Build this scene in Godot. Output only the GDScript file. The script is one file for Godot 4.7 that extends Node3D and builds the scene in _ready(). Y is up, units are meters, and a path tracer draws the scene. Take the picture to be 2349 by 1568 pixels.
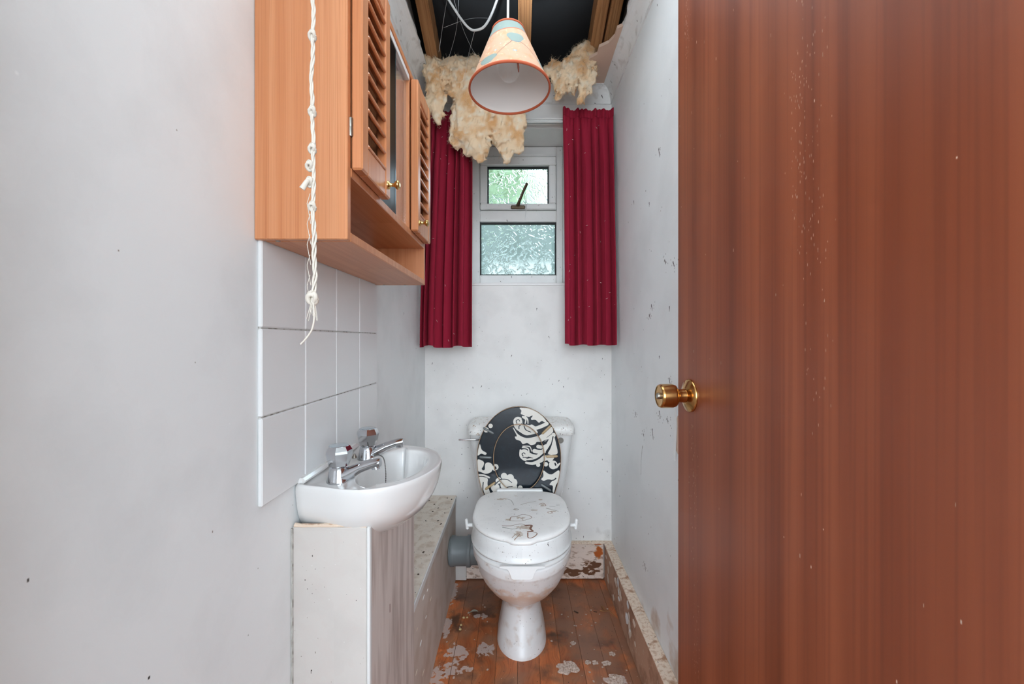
extends Node3D
# A derelict toilet room, seen from its doorway. Metres, y up; the back wall is 2.124 m in front of the camera.

const EYE := 1.145
const WALL_L := -0.4436
const WALL_R := 0.456
const BACK := 2.124
const CEIL := 2.36

# ---------------------------------------------------------------- mesh builder
class MB:
	var v := PackedVector3Array()
	var uv := PackedVector2Array()
	var col := PackedColorArray()
	var idx := PackedInt32Array()
	var own_uv := false

	func p(a: Vector3, t := Vector2.ZERO) -> int:
		v.append(a)
		uv.append(t)
		return v.size() - 1

	func tri(a: int, b: int, c: int) -> void:
		idx.append(a); idx.append(b); idx.append(c)

	func quad(a: int, b: int, c: int, d: int) -> void:
		tri(a, b, c); tri(a, c, d)

	func orient(from: int) -> void:
		# outward faces for the pieces added since index «from» (Godot: clockwise)
		var c := Vector3.ZERO
		var n := idx.size() - from
		if n <= 0:
			return
		for i in range(from, idx.size()):
			c += v[idx[i]]
		c /= float(n)
		var s := 0.0
		for i in range(from, idx.size(), 3):
			var a := v[idx[i]] - c
			s += a.dot((v[idx[i + 1]] - c).cross(v[idx[i + 2]] - c))
		if s > 0.0:
			for i in range(from, idx.size(), 3):
				var k := idx[i + 1]
				idx[i + 1] = idx[i + 2]
				idx[i + 2] = k

	func box(a: Vector3, b: Vector3, bev := 0.0, t := Transform3D()) -> void:
		var start := idx.size()
		var lo := Vector3(minf(a.x, b.x), minf(a.y, b.y), minf(a.z, b.z))
		var hi := Vector3(maxf(a.x, b.x), maxf(a.y, b.y), maxf(a.z, b.z))
		var c := (lo + hi) * 0.5
		var h := (hi - lo) * 0.5
		bev = minf(bev, minf(h.x, minf(h.y, h.z)) * 0.9)
		var f := func(s: Vector3, ax: int) -> Vector3:
			var r := Vector3(h.x - bev, h.y - bev, h.z - bev)
			r[ax] = h[ax]
			return t * (c + Vector3(r.x * s.x, r.y * s.y, r.z * s.z))
		for ax in 3:
			var u := (ax + 1) % 3
			var w := (ax + 2) % 3
			for sg in [-1.0, 1.0]:
				var ids := []
				for q in [[-1, -1], [1, -1], [1, 1], [-1, 1]]:
					var s := Vector3.ZERO
					s[ax] = sg; s[u] = q[0]; s[w] = q[1]
					ids.append(p(f.call(s, ax)))
				if sg > 0.0:
					quad(ids[0], ids[3], ids[2], ids[1])
				else:
					quad(ids[0], ids[1], ids[2], ids[3])
			if bev > 0.0:
				for su in [-1.0, 1.0]:
					for sw in [-1.0, 1.0]:
						var s1 := Vector3.ZERO; s1[u] = su; s1[w] = sw
						var a1 := s1; a1[ax] = -1.0
						var a2 := s1; a2[ax] = 1.0
						var e := [p(f.call(a1, u)), p(f.call(a2, u)), p(f.call(a2, w)), p(f.call(a1, w))]
						if su * sw > 0.0:
							quad(e[0], e[3], e[2], e[1])
						else:
							quad(e[0], e[1], e[2], e[3])
		if bev > 0.0:
			for sx in [-1.0, 1.0]:
				for sy in [-1.0, 1.0]:
					for sz in [-1.0, 1.0]:
						var s := Vector3(sx, sy, sz)
						var e := [p(f.call(s, 0)), p(f.call(s, 1)), p(f.call(s, 2))]
						tri(e[0], e[2], e[1])
		var cc := t * c
		for i in range(start, idx.size(), 3):
			var a0 := v[idx[i]]
			if (v[idx[i + 2]] - a0).cross(v[idx[i + 1]] - a0).dot(a0 - cc) < 0.0:
				var k := idx[i + 1]
				idx[i + 1] = idx[i + 2]
				idx[i + 2] = k

	func loft(rings: Array, closed := true, cap0 := false, cap1 := false, wrap := false) -> void:
		# rings of equal size, joined smoothly
		var start := idx.size()
		var n: int = rings[0].size()
		var m := rings.size()
		var base := []
		for k in m:
			var row := PackedInt32Array()
			for i in n:
				row.append(p(rings[k][i], Vector2(float(i) / (n if closed else n - 1), float(k) / maxf(1.0, m - 1))))
			if closed:
				row.append(row[0])
			base.append(row)
		for k in (m if wrap else m - 1):
			var r0: PackedInt32Array = base[k]
			var r1: PackedInt32Array = base[(k + 1) % m]
			for i in r0.size() - 1:
				quad(r0[i], r0[i + 1], r1[i + 1], r1[i])
		if cap0:
			fan(base[0], n)
		if cap1:
			fan(base[m - 1], n, true)
		orient(start)

	func fan(row: PackedInt32Array, n: int, other := false) -> void:
		var c := Vector3.ZERO
		for i in n:
			c += v[row[i]]
		var ids := PackedInt32Array()
		for i in n:
			ids.append(p(v[row[i]]))
		var ci := p(c / n)
		for i in n:
			if other:
				tri(ci, ids[i], ids[(i + 1) % n])
			else:
				tri(ci, ids[(i + 1) % n], ids[i])

	func lathe(prof: Array, n := 24, t := Transform3D(), flat := false, cap0 := true, cap1 := true) -> void:
		# prof: Vector2(radius, height)
		var start := idx.size()
		var rings := []
		for q in prof:
			var r := PackedVector3Array()
			for i in n:
				var a := TAU * i / n
				r.append(t * Vector3(cos(a) * q.x, q.y, sin(a) * q.x))
			rings.append(r)
		if not flat:
			loft(rings, true, cap0, cap1)
			return
		for k in rings.size() - 1:
			for i in n:
				var j := (i + 1) % n
				quad(p(rings[k][i]), p(rings[k][j]), p(rings[k + 1][j]), p(rings[k + 1][i]))
		for e in [0, rings.size() - 1]:
			var c := p(t * Vector3(0, prof[e].y, 0))
			for i in n:
				var j := (i + 1) % n
				if e == 0:
					tri(c, p(rings[e][j]), p(rings[e][i]))
				else:
					tri(c, p(rings[e][i]), p(rings[e][j]))
		orient(start)

	func tube(pts: Array, radii: Array, n := 8, squash := 1.0) -> void:
		var rings := []
		var m := pts.size()
		var up := Vector3.UP
		for k in m:
			var d: Vector3 = (pts[mini(k + 1, m - 1)] - pts[maxi(k - 1, 0)]).normalized()
			if absf(d.dot(up)) > 0.95:
				up = Vector3(0.31, 0.1, 0.94) if absf(d.y) > 0.7 else Vector3.UP
			var sx := d.cross(up).normalized()
			var sy := sx.cross(d).normalized()
			up = sy
			var r: float = radii[mini(k, radii.size() - 1)]
			var ring := PackedVector3Array()
			for i in n:
				var a := TAU * i / n
				ring.append(pts[k] + sx * cos(a) * r + sy * sin(a) * r * squash)
			rings.append(ring)
		loft(rings, true, true, true)

	func prism(pts: PackedVector2Array, o: Vector3, ux: Vector3, uy: Vector3, dep: Vector3, smooth := false) -> void:
		var start := idx.size()
		var tr := Geometry2D.triangulate_polygon(pts)
		var n := pts.size()
		for s in 2:
			var ids := PackedInt32Array()
			for q in pts:
				ids.append(p(o + ux * q.x + uy * q.y + dep * s))
			for i in range(0, tr.size(), 3):
				if s == 0:
					tri(ids[tr[i]], ids[tr[i + 1]], ids[tr[i + 2]])
				else:
					tri(ids[tr[i]], ids[tr[i + 2]], ids[tr[i + 1]])
		# the winding of the sides follows that of the polygon
		var area := 0.0
		for i in n:
			area += pts[i].cross(pts[(i + 1) % n])
		var tarea := 0.0
		for i in range(0, tr.size(), 3):
			tarea += (pts[tr[i + 1]] - pts[tr[i]]).cross(pts[tr[i + 2]] - pts[tr[i]])
		var same := area * tarea > 0.0
		for i in n:
			var j := (i + 1) % n
			var a := p(o + ux * pts[i].x + uy * pts[i].y)
			var b := p(o + ux * pts[j].x + uy * pts[j].y)
			var c := p(o + ux * pts[j].x + uy * pts[j].y + dep)
			var d := p(o + ux * pts[i].x + uy * pts[i].y + dep)
			if same:
				quad(a, d, c, b)
			else:
				quad(a, b, c, d)
		orient(start)

	func sheet(nu: int, nv: int, f: Callable, th: float) -> void:
		# a cloth-like sheet with two faces «th» apart and closed edges
		var start := idx.size()
		var g := PackedVector3Array()
		for j in nv + 1:
			for i in nu + 1:
				g.append(f.call(float(i) / nu, float(j) / nv))
		var w := nu + 1
		var nr := PackedVector3Array()
		for j in nv + 1:
			for i in nu + 1:
				var dx := g[j * w + mini(i + 1, nu)] - g[j * w + maxi(i - 1, 0)]
				var dy := g[mini(j + 1, nv) * w + i] - g[maxi(j - 1, 0) * w + i]
				nr.append(dx.cross(dy).normalized())
		var b0 := v.size()
		for k in g.size():
			p(g[k] + nr[k] * th * 0.5, Vector2(float(k % w) / nu, float(k / w) / nv))
		var b1 := v.size()
		for k in g.size():
			p(g[k] - nr[k] * th * 0.5, Vector2(float(k % w) / nu, float(k / w) / nv))
		for j in nv:
			for i in nu:
				var a := j * w + i
				quad(b0 + a, b0 + a + w, b0 + a + w + 1, b0 + a + 1)
				quad(b1 + a, b1 + a + 1, b1 + a + w + 1, b1 + a + w)
		for i in nu:
			quad(b0 + i, b0 + i + 1, b1 + i + 1, b1 + i)
			var e := nv * w + i
			quad(b0 + e, b1 + e, b1 + e + 1, b0 + e + 1)
		for j in nv:
			var a := j * w
			quad(b0 + a, b1 + a, b1 + a + w, b0 + a + w)
			var e := a + nu
			quad(b0 + e, b0 + e + w, b1 + e + w, b1 + e)
		orient(start)

	func mesh(mode: String) -> ArrayMesh:
		var nr := PackedVector3Array()
		nr.resize(v.size())
		for i in range(0, idx.size(), 3):
			var a := v[idx[i]]
			var n := (v[idx[i + 2]] - a).cross(v[idx[i + 1]] - a)
			nr[idx[i]] += n; nr[idx[i + 1]] += n; nr[idx[i + 2]] += n
		for i in nr.size():
			nr[i] = nr[i].normalized() if nr[i].length_squared() > 0.0 else Vector3.UP
		if mode != "own":
			for i in v.size():
				var q := v[i]
				var n := nr[i].abs()
				var m := mode
				if m == "box":
					m = "zy" if n.x >= n.y and n.x >= n.z else ("xz" if n.y >= n.z else "xy")
				uv[i] = Vector2(q.x, -q.y) if m == "xy" else (Vector2(q.x, q.z) if m == "xz" else Vector2(q.z, -q.y))
		var arr := []
		arr.resize(Mesh.ARRAY_MAX)
		arr[Mesh.ARRAY_VERTEX] = v
		arr[Mesh.ARRAY_NORMAL] = nr
		arr[Mesh.ARRAY_TEX_UV] = uv
		if col.size() == v.size():
			arr[Mesh.ARRAY_COLOR] = col
		arr[Mesh.ARRAY_INDEX] = idx
		var am := ArrayMesh.new()
		am.add_surface_from_arrays(Mesh.PRIMITIVE_TRIANGLES, arr)
		return am

# ---------------------------------------------------------------- nodes
var M := {}
var used := {}
var rng := RandomNumberGenerator.new()

func P(x: float, y: float, d: float) -> Vector3:
	return Vector3(x, y, -d)

func numbered(called: String) -> String:
	if not used.has(called):
		used[called] = 0
		return called
	used[called] += 1
	return "%s_%03d" % [called, used[called]]

func tag(o: Node, label: String, category: String, group := "", kind := "") -> Node:
	o.set_meta("label", label)
	if category: o.set_meta("category", category)
	if group: o.set_meta("group", group)
	if kind: o.set_meta("kind", kind)
	return o

func obj(called: String, mb: MB, m: Material, parent: Node = self, mode := "box") -> MeshInstance3D:
	var o := MeshInstance3D.new()
	o.name = numbered(called) if parent == self else called
	o.mesh = mb.mesh(mode)
	o.material_override = m
	parent.add_child(o, true)
	return o

func copy_mesh(called: String, src: MeshInstance3D, parent: Node, t: Transform3D, m: Material = null) -> MeshInstance3D:
	var o := MeshInstance3D.new()
	o.name = numbered(called) if parent == self else called
	o.mesh = src.mesh
	o.material_override = m if m else src.material_override
	o.transform = t
	parent.add_child(o, true)
	return o

func thing(called: String, at: Vector3, label: String, category: String, group := "", kind := "") -> Node3D:
	var o := Node3D.new()
	o.name = numbered(called)
	add_child(o)
	o.position = at
	tag(o, label, category, group, kind)
	return o

# one box as a part, in world coordinates although its parent stands at «par.position»
func bpart(called: String, par: Node3D, a: Vector3, b: Vector3, m: Material, bev := 0.001) -> MeshInstance3D:
	var mb := MB.new()
	var off := par.global_position if par != self else Vector3.ZERO
	mb.box(a - off, b - off, bev)
	return obj(called, mb, m, par)

func struct(called: String, a: Vector3, b: Vector3, m: Material, label: String, category: String) -> MeshInstance3D:
	var mb := MB.new()
	mb.box(a, b)
	var o := obj(called, mb, m)
	tag(o, label, category, "", "structure")
	return o

# ---------------------------------------------------------------- textures
func c8(r: int, g: int, b: int) -> Color:
	return Color8(r, g, b)

func img(w: int, h: int, c: Color) -> Image:
	var i := Image.create(w, h, false, Image.FORMAT_RGB8)
	i.fill(c)
	return i

func noise_bytes(w: int, h: int, freq: float, sd: int, oct := 4, sx := 1, sy := 1) -> PackedByteArray:
	var n := FastNoiseLite.new()
	n.seed = sd
	n.noise_type = FastNoiseLite.TYPE_SIMPLEX_SMOOTH
	n.frequency = freq
	n.fractal_octaves = oct
	var i := n.get_image(w / sx, h / sy, false, false, true)
	if sx > 1 or sy > 1:
		i.resize(w, h, Image.INTERPOLATE_CUBIC)
	i.convert(Image.FORMAT_L8)
	return i.get_data()

# lays a colour over the picture where the noise runs from lo to hi; spots: ellipses (cx, cy, rx, ry) it keeps to
func tint(im: Image, nb: PackedByteArray, lo: int, hi: int, c: Color, k := 1.0, spots: Array = []) -> Image:
	var w := im.get_width()
	var h := im.get_height()
	var d := im.get_data()
	var r := c.r8
	var g := c.g8
	var b := c.b8
	var span := float(maxi(1, hi - lo))
	var rects := [Rect2i(0, 0, w, h)]
	if spots:
		rects = []
		for s in spots:
			rects.append(Rect2i(int(s[0] - s[2]), int(s[1] - s[3]), int(2 * s[2]) + 1, int(2 * s[3]) + 1).intersection(Rect2i(0, 0, w, h)))
	for q in rects.size():
		var rc: Rect2i = rects[q]
		for y in range(rc.position.y, rc.end.y):
			for x in range(rc.position.x, rc.end.x):
				var i := y * w + x
				var n := float(nb[i])
				if spots:
					var s: Array = spots[q]
					var ex: float = (x - float(s[0])) / float(s[2])
					var ey: float = (y - float(s[1])) / float(s[3])
					n -= 215.0 * (ex * ex + ey * ey)
				if n <= lo:
					continue
				var t := minf(1.0, (n - lo) / span) * k
				i *= 3
				d[i] = int(lerpf(d[i], r, t))
				d[i + 1] = int(lerpf(d[i + 1], g, t))
				d[i + 2] = int(lerpf(d[i + 2], b, t))
	return Image.create_from_data(w, h, false, Image.FORMAT_RGB8, d)

func speck(im: Image, x: int, y: int, w: int, h: int, c: Color) -> void:
	im.fill_rect(Rect2i(x, y, w, h), c)

func disc(im: Image, cx: float, cy: float, r: float, c: Color, ry := -1.0) -> void:
	if ry < 0.0: ry = r
	var y0 := int(floor(cy - ry))
	for y in range(y0, int(ceil(cy + ry)) + 1):
		var e := (y - cy) / ry
		if absf(e) > 1.0: continue
		var hw := r * sqrt(1.0 - e * e)
		im.fill_rect(Rect2i(int(round(cx - hw)), y, maxi(1, int(round(2 * hw))), 1), c)

func stroke(im: Image, pts: Array, r0: float, r1: float, c: Color, s := 1.0) -> void:
	var cv := Curve2D.new()
	for i in pts.size():
		var a: Vector2 = pts[maxi(i - 1, 0)]
		var b: Vector2 = pts[mini(i + 1, pts.size() - 1)]
		cv.add_point(pts[i] * s, -(b - a) * s / 6.0, (b - a) * s / 6.0)
	var l := cv.get_baked_length()
	var n := maxi(4, int(l))
	for i in n + 1:
		var t := float(i) / n
		var q := cv.sample_baked(l * t)
		disc(im, q.x, q.y, maxf(0.6, lerpf(r0, r1, t) * s), c)

func poly(im: Image, pts: Array, c: Color, s := 1.0) -> void:
	var lo := 1e9
	var hi := -1e9
	for q in pts:
		lo = minf(lo, q.y * s); hi = maxf(hi, q.y * s)
	for y in range(int(lo), int(hi) + 1):
		var xs := []
		for i in pts.size():
			var a: Vector2 = pts[i] * s
			var b: Vector2 = pts[(i + 1) % pts.size()] * s
			if (a.y <= y) != (b.y <= y):
				xs.append(a.x + (y - a.y) / (b.y - a.y) * (b.x - a.x))
		xs.sort()
		for i in range(0, xs.size() - 1, 2):
			im.fill_rect(Rect2i(int(xs[i]), y, int(xs[i + 1] - xs[i]) + 1, 1), c)

func tex(im: Image) -> ImageTexture:
	return ImageTexture.create_from_image(im)

func mat(c: Color, rough := 0.7, metal := 0.0) -> StandardMaterial3D:
	var m := StandardMaterial3D.new()
	m.albedo_color = c
	m.roughness = rough
	m.metallic = metal
	return m

func tmat(im: Image, rough: float, scale: Vector2, off := Vector2.ZERO, rep := true) -> StandardMaterial3D:
	var m := mat(Color.WHITE, rough)
	m.albedo_texture = tex(im)
	m.uv1_scale = Vector3(scale.x, scale.y, 1)
	m.uv1_offset = Vector3(off.x, off.y, 0)
	m.texture_repeat = rep
	return m

# streaked timber: grain runs along the picture's height
func wood(w: int, h: int, sd: int, light: Color, mid: Color, dark: Color, band := 0.02, fine := 0.25, k_fine := 0.5) -> Image:
	var a := noise_bytes(w, h, band, sd, 3, 1, 24)
	var b := noise_bytes(w, h, fine, sd + 7, 2, 1, 40)
	var d := PackedByteArray()
	d.resize(w * h * 3)
	for i in w * h:
		var t := a[i] / 255.0
		var c := light.lerp(mid, t)
		var f := b[i] / 255.0
		f = clampf((f - 0.5) * 2.6, 0.0, 1.0) * k_fine
		d[i * 3] = int(lerpf(c.r, dark.r, f) * 255.0)
		d[i * 3 + 1] = int(lerpf(c.g, dark.g, f) * 255.0)
		d[i * 3 + 2] = int(lerpf(c.b, dark.b, f) * 255.0)
	return Image.create_from_data(w, h, false, Image.FORMAT_RGB8, d)

# painted plaster with fly specks: px is pixels per metre; marks: [u, v, length, turn, width] in metres
func paint(w: int, h: int, sd: int, base: Color, dots: int, big: int, low_share := 0.5) -> Image:
	rng.seed = sd
	var im := img(w, h, base)
	im = tint(im, noise_bytes(w, h, 0.006, sd, 5), 120, 255, base.darkened(0.05), 0.7)
	for i in dots:
		var y := rng.randf()
		if rng.randf() < low_share: y = sqrt(rng.randf())
		var s := 1 if rng.randf() < 0.75 else 2
		var g := rng.randf_range(0.12, 0.55)
		speck(im, rng.randi_range(0, w - 3), int(y * (h - 3)), s, s + (1 if rng.randf() < 0.3 else 0), Color(g, g * 0.9, g * 0.8))
	for i in big:
		var q := Vector2(rng.randf() * w, (sqrt(rng.randf()) if rng.randf() < low_share else rng.randf()) * h)
		var a := rng.randf_range(-0.5, 0.5) + PI / 2
		var l := rng.randf_range(2, 9)
		stroke(im, [q, q + Vector2(cos(a), sin(a)) * l], 1.2, 0.5, Color(0.13, 0.1, 0.09))
	for i in dots / 6:
		speck(im, rng.randi_range(0, w - 3), rng.randi_range(0, h - 3), 2, 2, base.lightened(0.35))
	return im

# ---------------------------------------------------------------- lumpy solids (surface nets)
func nets(lo: Vector3, hi: Vector3, cell: float, field: Callable) -> MB:
	var mb := MB.new()
	var n := Vector3i(((hi - lo) / cell).ceil()) + Vector3i.ONE
	var s := PackedFloat32Array()
	s.resize(n.x * n.y * n.z)
	for z in n.z:
		for y in n.y:
			for x in n.x:
				s[(z * n.y + y) * n.x + x] = field.call(lo + Vector3(x, y, z) * cell)
	var id := {}
	var st := [1, n.x, n.x * n.y]
	for z in n.z - 1:
		for y in n.y - 1:
			for x in n.x - 1:
				var b := (z * n.y + y) * n.x + x
				var inside := 0
				for k in 8:
					if s[b + (k & 1) + ((k >> 1) & 1) * n.x + (k >> 2) * st[2]] < 0.0: inside += 1
				if inside == 0 or inside == 8: continue
				var q := Vector3.ZERO
				var c := 0
				for ax in 3:
					var u := (ax + 1) % 3
					var w := (ax + 2) % 3
					for k in 4:
						var o := Vector3.ZERO
						o[u] = k & 1; o[w] = k >> 1
						var i0: int = b + int(o.x) + int(o.y) * n.x + int(o.z) * st[2]
						var a0 := s[i0]
						var a1 := s[i0 + st[ax]]
						if (a0 < 0.0) != (a1 < 0.0):
							o[ax] = a0 / (a0 - a1)
							q += o; c += 1
				id[b] = mb.p(lo + (Vector3(x, y, z) + q / c) * cell)
	for z in range(1, n.z - 1):
		for y in range(1, n.y - 1):
			for x in range(1, n.x - 1):
				var b := (z * n.y + y) * n.x + x
				for ax in 3:
					var neg := s[b] < 0.0
					if neg == (s[b + st[ax]] < 0.0): continue
					var du: int = st[(ax + 1) % 3]
					var dw: int = st[(ax + 2) % 3]
					if not (id.has(b) and id.has(b - du) and id.has(b - dw) and id.has(b - du - dw)): continue
					if neg:
						mb.quad(id[b], id[b - dw], id[b - du - dw], id[b - du])
					else:
						mb.quad(id[b], id[b - du], id[b - du - dw], id[b - dw])
	mb.orient(0)
	return mb

func capsule(q: Vector3, a: Vector3, b: Vector3, ra: float, rb: float) -> float:
	var ab := b - a
	var t := clampf((q - a).dot(ab) / ab.length_squared(), 0.0, 1.0)
	return q.distance_to(a + ab * t) - lerpf(ra, rb, t)

func catmull(pts: Array, per: int, closed := false) -> Array:
	var out := []
	var n := pts.size()
	for i in (n if closed else n - 1):
		var a = pts[(i - 1 + n) % n] if closed else pts[maxi(i - 1, 0)]
		var b = pts[i]
		var c = pts[(i + 1) % n]
		var d = pts[(i + 2) % n] if closed else pts[mini(i + 2, n - 1)]
		for k in per:
			var t := float(k) / per
			out.append(b.cubic_interpolate(c, a, d, t))
	if not closed:
		out.append(pts[n - 1])
	return out

# ================================================================ the scene
func _ready() -> void:
	# ---- camera, sky, light, exposure
	var cam := Camera3D.new()
	cam.name = "camera"
	add_child(cam)
	cam.position = Vector3(0, EYE, 0)
	cam.projection = Camera3D.PROJECTION_FRUSTUM
	cam.near = 0.02
	cam.far = 200.0
	cam.size = 1568.0 / 1010.0 * cam.near
	cam.frustum_offset = Vector2((1174.5 - 1186.0) / 1010.0, (779.0 - 784.0) / 1010.0) * cam.near
	cam.current = true
	var env := Environment.new()
	env.background_mode = Environment.BG_SKY
	var sm := ProceduralSkyMaterial.new()
	sm.sky_top_color = Color(0.80, 0.87, 0.95)
	sm.sky_horizon_color = Color(0.93, 0.95, 0.96)
	sm.ground_bottom_color = Color(0.35, 0.36, 0.33)
	sm.ground_horizon_color = Color(0.6, 0.62, 0.6)
	sm.sky_energy_multiplier = 2.2
	var sky := Sky.new()
	sky.sky_material = sm
	env.sky = sky
	env.tonemap_mode = Environment.TONE_MAPPER_LINEAR
	env.tonemap_exposure = 1.15
	env.sdfgi_enabled = true
	env.ssao_enabled = true
	env.ssil_enabled = true
	var we := WorldEnvironment.new()
	we.environment = env
	we.name = "environment"
	add_child(we)
	# area light for hall daylight; the unseen window behind the camera is added
	var al := AreaLight3D.new()
	al.name = "hall_daylight"
	al.area_size = Vector2(2.3, 1.5)
	al.position = Vector3(0.0, 1.52, 1.58)
	al.light_energy = 4.9
	al.light_color = Color(0.92, 0.965, 1.0)
	al.area_normalize_energy = true
	al.shadow_enabled = true
	al.area_range = 12.0
	add_child(al)
	# the photographer's flash, held above the camera and bounced off the ceiling inside the doorway
	var fl := SpotLight3D.new()
	fl.name = "bounced_flash"
	fl.position = Vector3(0.0, 1.62, -0.1)
	add_child(fl)
	fl.look_at(Vector3(0.0, 2.36, -0.92))
	fl.spot_angle = 18.0
	fl.spot_angle_attenuation = 0.6
	fl.light_energy = 9.0
	fl.light_color = Color(0.9, 0.955, 1.0)
	fl.light_size = 0.06
	fl.spot_range = 8.0
	fl.shadow_enabled = true
	# the same flash gun's diffuser dome, which also spills forward
	var dome := AreaLight3D.new()
	dome.name = "flash_diffuser"
	dome.area_size = Vector2(0.7, 0.5)
	dome.position = Vector3(0.0, 1.7, 0.1)
	dome.light_energy = 0.04
	dome.light_color = Color(0.92, 0.965, 1.0)
	dome.area_normalize_energy = true
	dome.shadow_enabled = true
	dome.area_range = 8.0
	add_child(dome)
	materials()
	shell()
	hall()
	outside()
	window()
	room_door()
	loft_void()
	cabinet()
	basin()
	boxing()
	toilet()
	raised_seat()
	curtains()
	pendant()
	insulation()
	small_things()

func materials() -> void:
	var wc := c8(238, 240, 240)
	# left wall: u = -d (z), 1 px = 2 mm; marks of the photograph
	M.wall_l = tmat(paint(1600, 1600, 3, wc, 90, 12, 0.6), 0.55, Vector2(1 / 2.2, 1 / 2.4), Vector2(0, 0))
	var wr := paint(1100, 1200, 5, wc, 200, 14, 0.75)
	for k in [[1.413, 1.745, 0.03], [1.49, 1.254, 0.02], [1.515, 1.226, 0.012], [1.355, 1.385, 0.012], [1.283, 1.366, 0.014], [1.316, 1.02, 0.02], [1.481, 0.83, 0.03], [1.408, 0.907, 0.02], [1.335, 0.9, 0.012], [1.588, 0.802, 0.008], [1.693, 0.858, 0.016], [1.567, 0.337, 0.02]]:
		var q := Vector2((2.2 - k[0]) * 500.0, (2.4 - k[1]) * 500.0)
		rng.seed = int(k[0] * 1000)
		stroke(wr, [q - Vector2(2, k[2] * 250), q + Vector2(3, k[2] * 250)], 1.4, 0.6, c8(60, 54, 50))
		for i in 7:
			speck(wr, int(q.x + rng.randfn(0, 9)), int(q.y + rng.randfn(0, 5)), 1, 2, c8(90, 84, 80))
	stroke(wr, [Vector2((2.2 - 1.6) * 500, (2.4 - 0.76) * 500), Vector2((2.2 - 1.615) * 500, (2.4 - 0.71) * 500), Vector2((2.2 - 1.62) * 500, (2.4 - 0.65) * 500)], 0.8, 0.6, c8(110, 108, 104))
	wr = tint(wr, noise_bytes(1100, 1200, 0.012, 71, 5), 105, 200, c8(186, 160, 140), 0.75, [[(2.2 - 1.45) * 500, 2.2 * 500, 130, 60], [(2.2 - 1.25) * 500, 2.16 * 500, 110, 90]])
	M.wall_r = tmat(wr, 0.5, Vector2(1 / 2.2, 1 / 2.4), Vector2(0, 0))
	var wb := paint(960, 2048, 8, c8(240, 238, 235), 420, 50, 0.8)
	wb = tint(wb, noise_bytes(960, 2048, 0.012, 72, 5), 110, 255, c8(176, 170, 162), 0.6, [[880, 1880, 110, 60], [560, 1850, 300, 40]])
	M.wall_b = tmat(wb, 0.6, Vector2(1 / 0.96, 1 / 2.4), Vector2(0.5, 0))
	M.white = mat(c8(228, 228, 226), 0.5)
	var cv := paint(512, 512, 12, c8(244, 244, 242), 120, 14, 0.3)
	M.coving = tmat(tint(cv, noise_bytes(512, 512, 0.02, 5, 4), 165, 255, c8(176, 170, 162), 0.5), 0.75, Vector2(1.2, 1.2))
	M.hall = mat(c8(222, 222, 220), 0.8)
	# wood
	M.pine = tmat(wood(512, 512, 21, c8(216, 150, 106), c8(200, 128, 82), c8(172, 98, 58), 0.03, 0.3, 0.4), 0.36, Vector2(2.6, 0.9))
	var dw := wood(1024, 1024, 31, c8(150, 80, 50), c8(114, 54, 31), c8(96, 44, 26), 0.009, 0.07, 0.3)
	rng.seed = 77
	for cl in [[520, 285, 24, 40, 110], [560, 390, 22, 60, 60], [120, 800, 14, 50, 60], [62, 88, 8, 20, 60], [100, 575, 10, 50, 60]]:
		for i in cl[4]:
			var br := rng.randf_range(0.62, 0.88)
			speck(dw, int(cl[0] + rng.randfn(0, cl[2])), int(cl[1] + rng.randfn(0, cl[3])), 1, 1 + rng.randi() % 2, Color(br, br * 0.86, br * 0.78))
	for i in 90:
		var br := rng.randf_range(0.6, 0.9)
		speck(dw, rng.randi() % 1020, rng.randi() % 1020, 1 + rng.randi() % 2, 1 + rng.randi() % 3, Color(br, br * 0.88, br * 0.8))
	M.door = tmat(dw, 0.4, Vector2(1 / 0.79, 1 / 2.0))
	M.rafter = tmat(wood(256, 512, 41, c8(196, 146, 98), c8(170, 118, 74), c8(126, 82, 50), 0.03, 0.2, 0.6), 0.85, Vector2(3.0, 1.2))
	M.felt = mat(c8(15, 17, 19), 0.8)
	# metals, plastics, glass
	M.chrome = mat(c8(205, 208, 212), 0.09, 1.0)
	M.brass = mat(c8(196, 150, 92), 0.2, 1.0)
	M.brass_pale = mat(c8(214, 186, 120), 0.18, 1.0)
	M.steel = mat(c8(150, 146, 138), 0.35, 1.0)
	M.bronze = mat(c8(92, 76, 58), 0.4, 0.6)
	M.upvc = tmat(paint(512, 512, 15, c8(236, 234, 232), 160, 16, 0.4), 0.4, Vector2(1.4, 1.4))
	M.black = mat(c8(22, 24, 26), 0.6)
	M.ceramic = mat(c8(230, 229, 227), 0.12)
	M.ceramic.clearcoat_enabled = true
	M.ceramic.clearcoat = 0.6
	M.ceramic.clearcoat_roughness = 0.05
	M.tile = mat(c8(234, 235, 235), 0.3)
	M.grout = tmat(tint(img(256, 256, c8(196, 194, 188)), noise_bytes(256, 256, 0.05, 9, 4), 120, 200, c8(96, 88, 78), 0.8), 0.9, Vector2(3, 3))
	M.plastic = mat(c8(238, 238, 236), 0.28)
	M.cord = mat(c8(222, 214, 202), 0.9)
	M.cable = mat(c8(214, 214, 212), 0.45)
	M.pipe = mat(c8(112, 118, 120), 0.4)
	M.dark_glass = mat(Color(0.03, 0.03, 0.035, 0.8), 0.3)
	M.dark_glass.metallic_specular = 0.2
	M.dark_glass.transparency = BaseMaterial3D.TRANSPARENCY_ALPHA
	M.clear_glass = mat(Color(0.92, 0.95, 0.95, 0.08), 0.03)
	M.clear_glass.transparency = BaseMaterial3D.TRANSPARENCY_ALPHA
	M.glass_edge = mat(c8(96, 120, 130), 0.15)
	M.plaster = mat(c8(214, 196, 178), 0.95)
	M.plaster_pink = mat(c8(220, 190, 170), 0.95)
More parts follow.
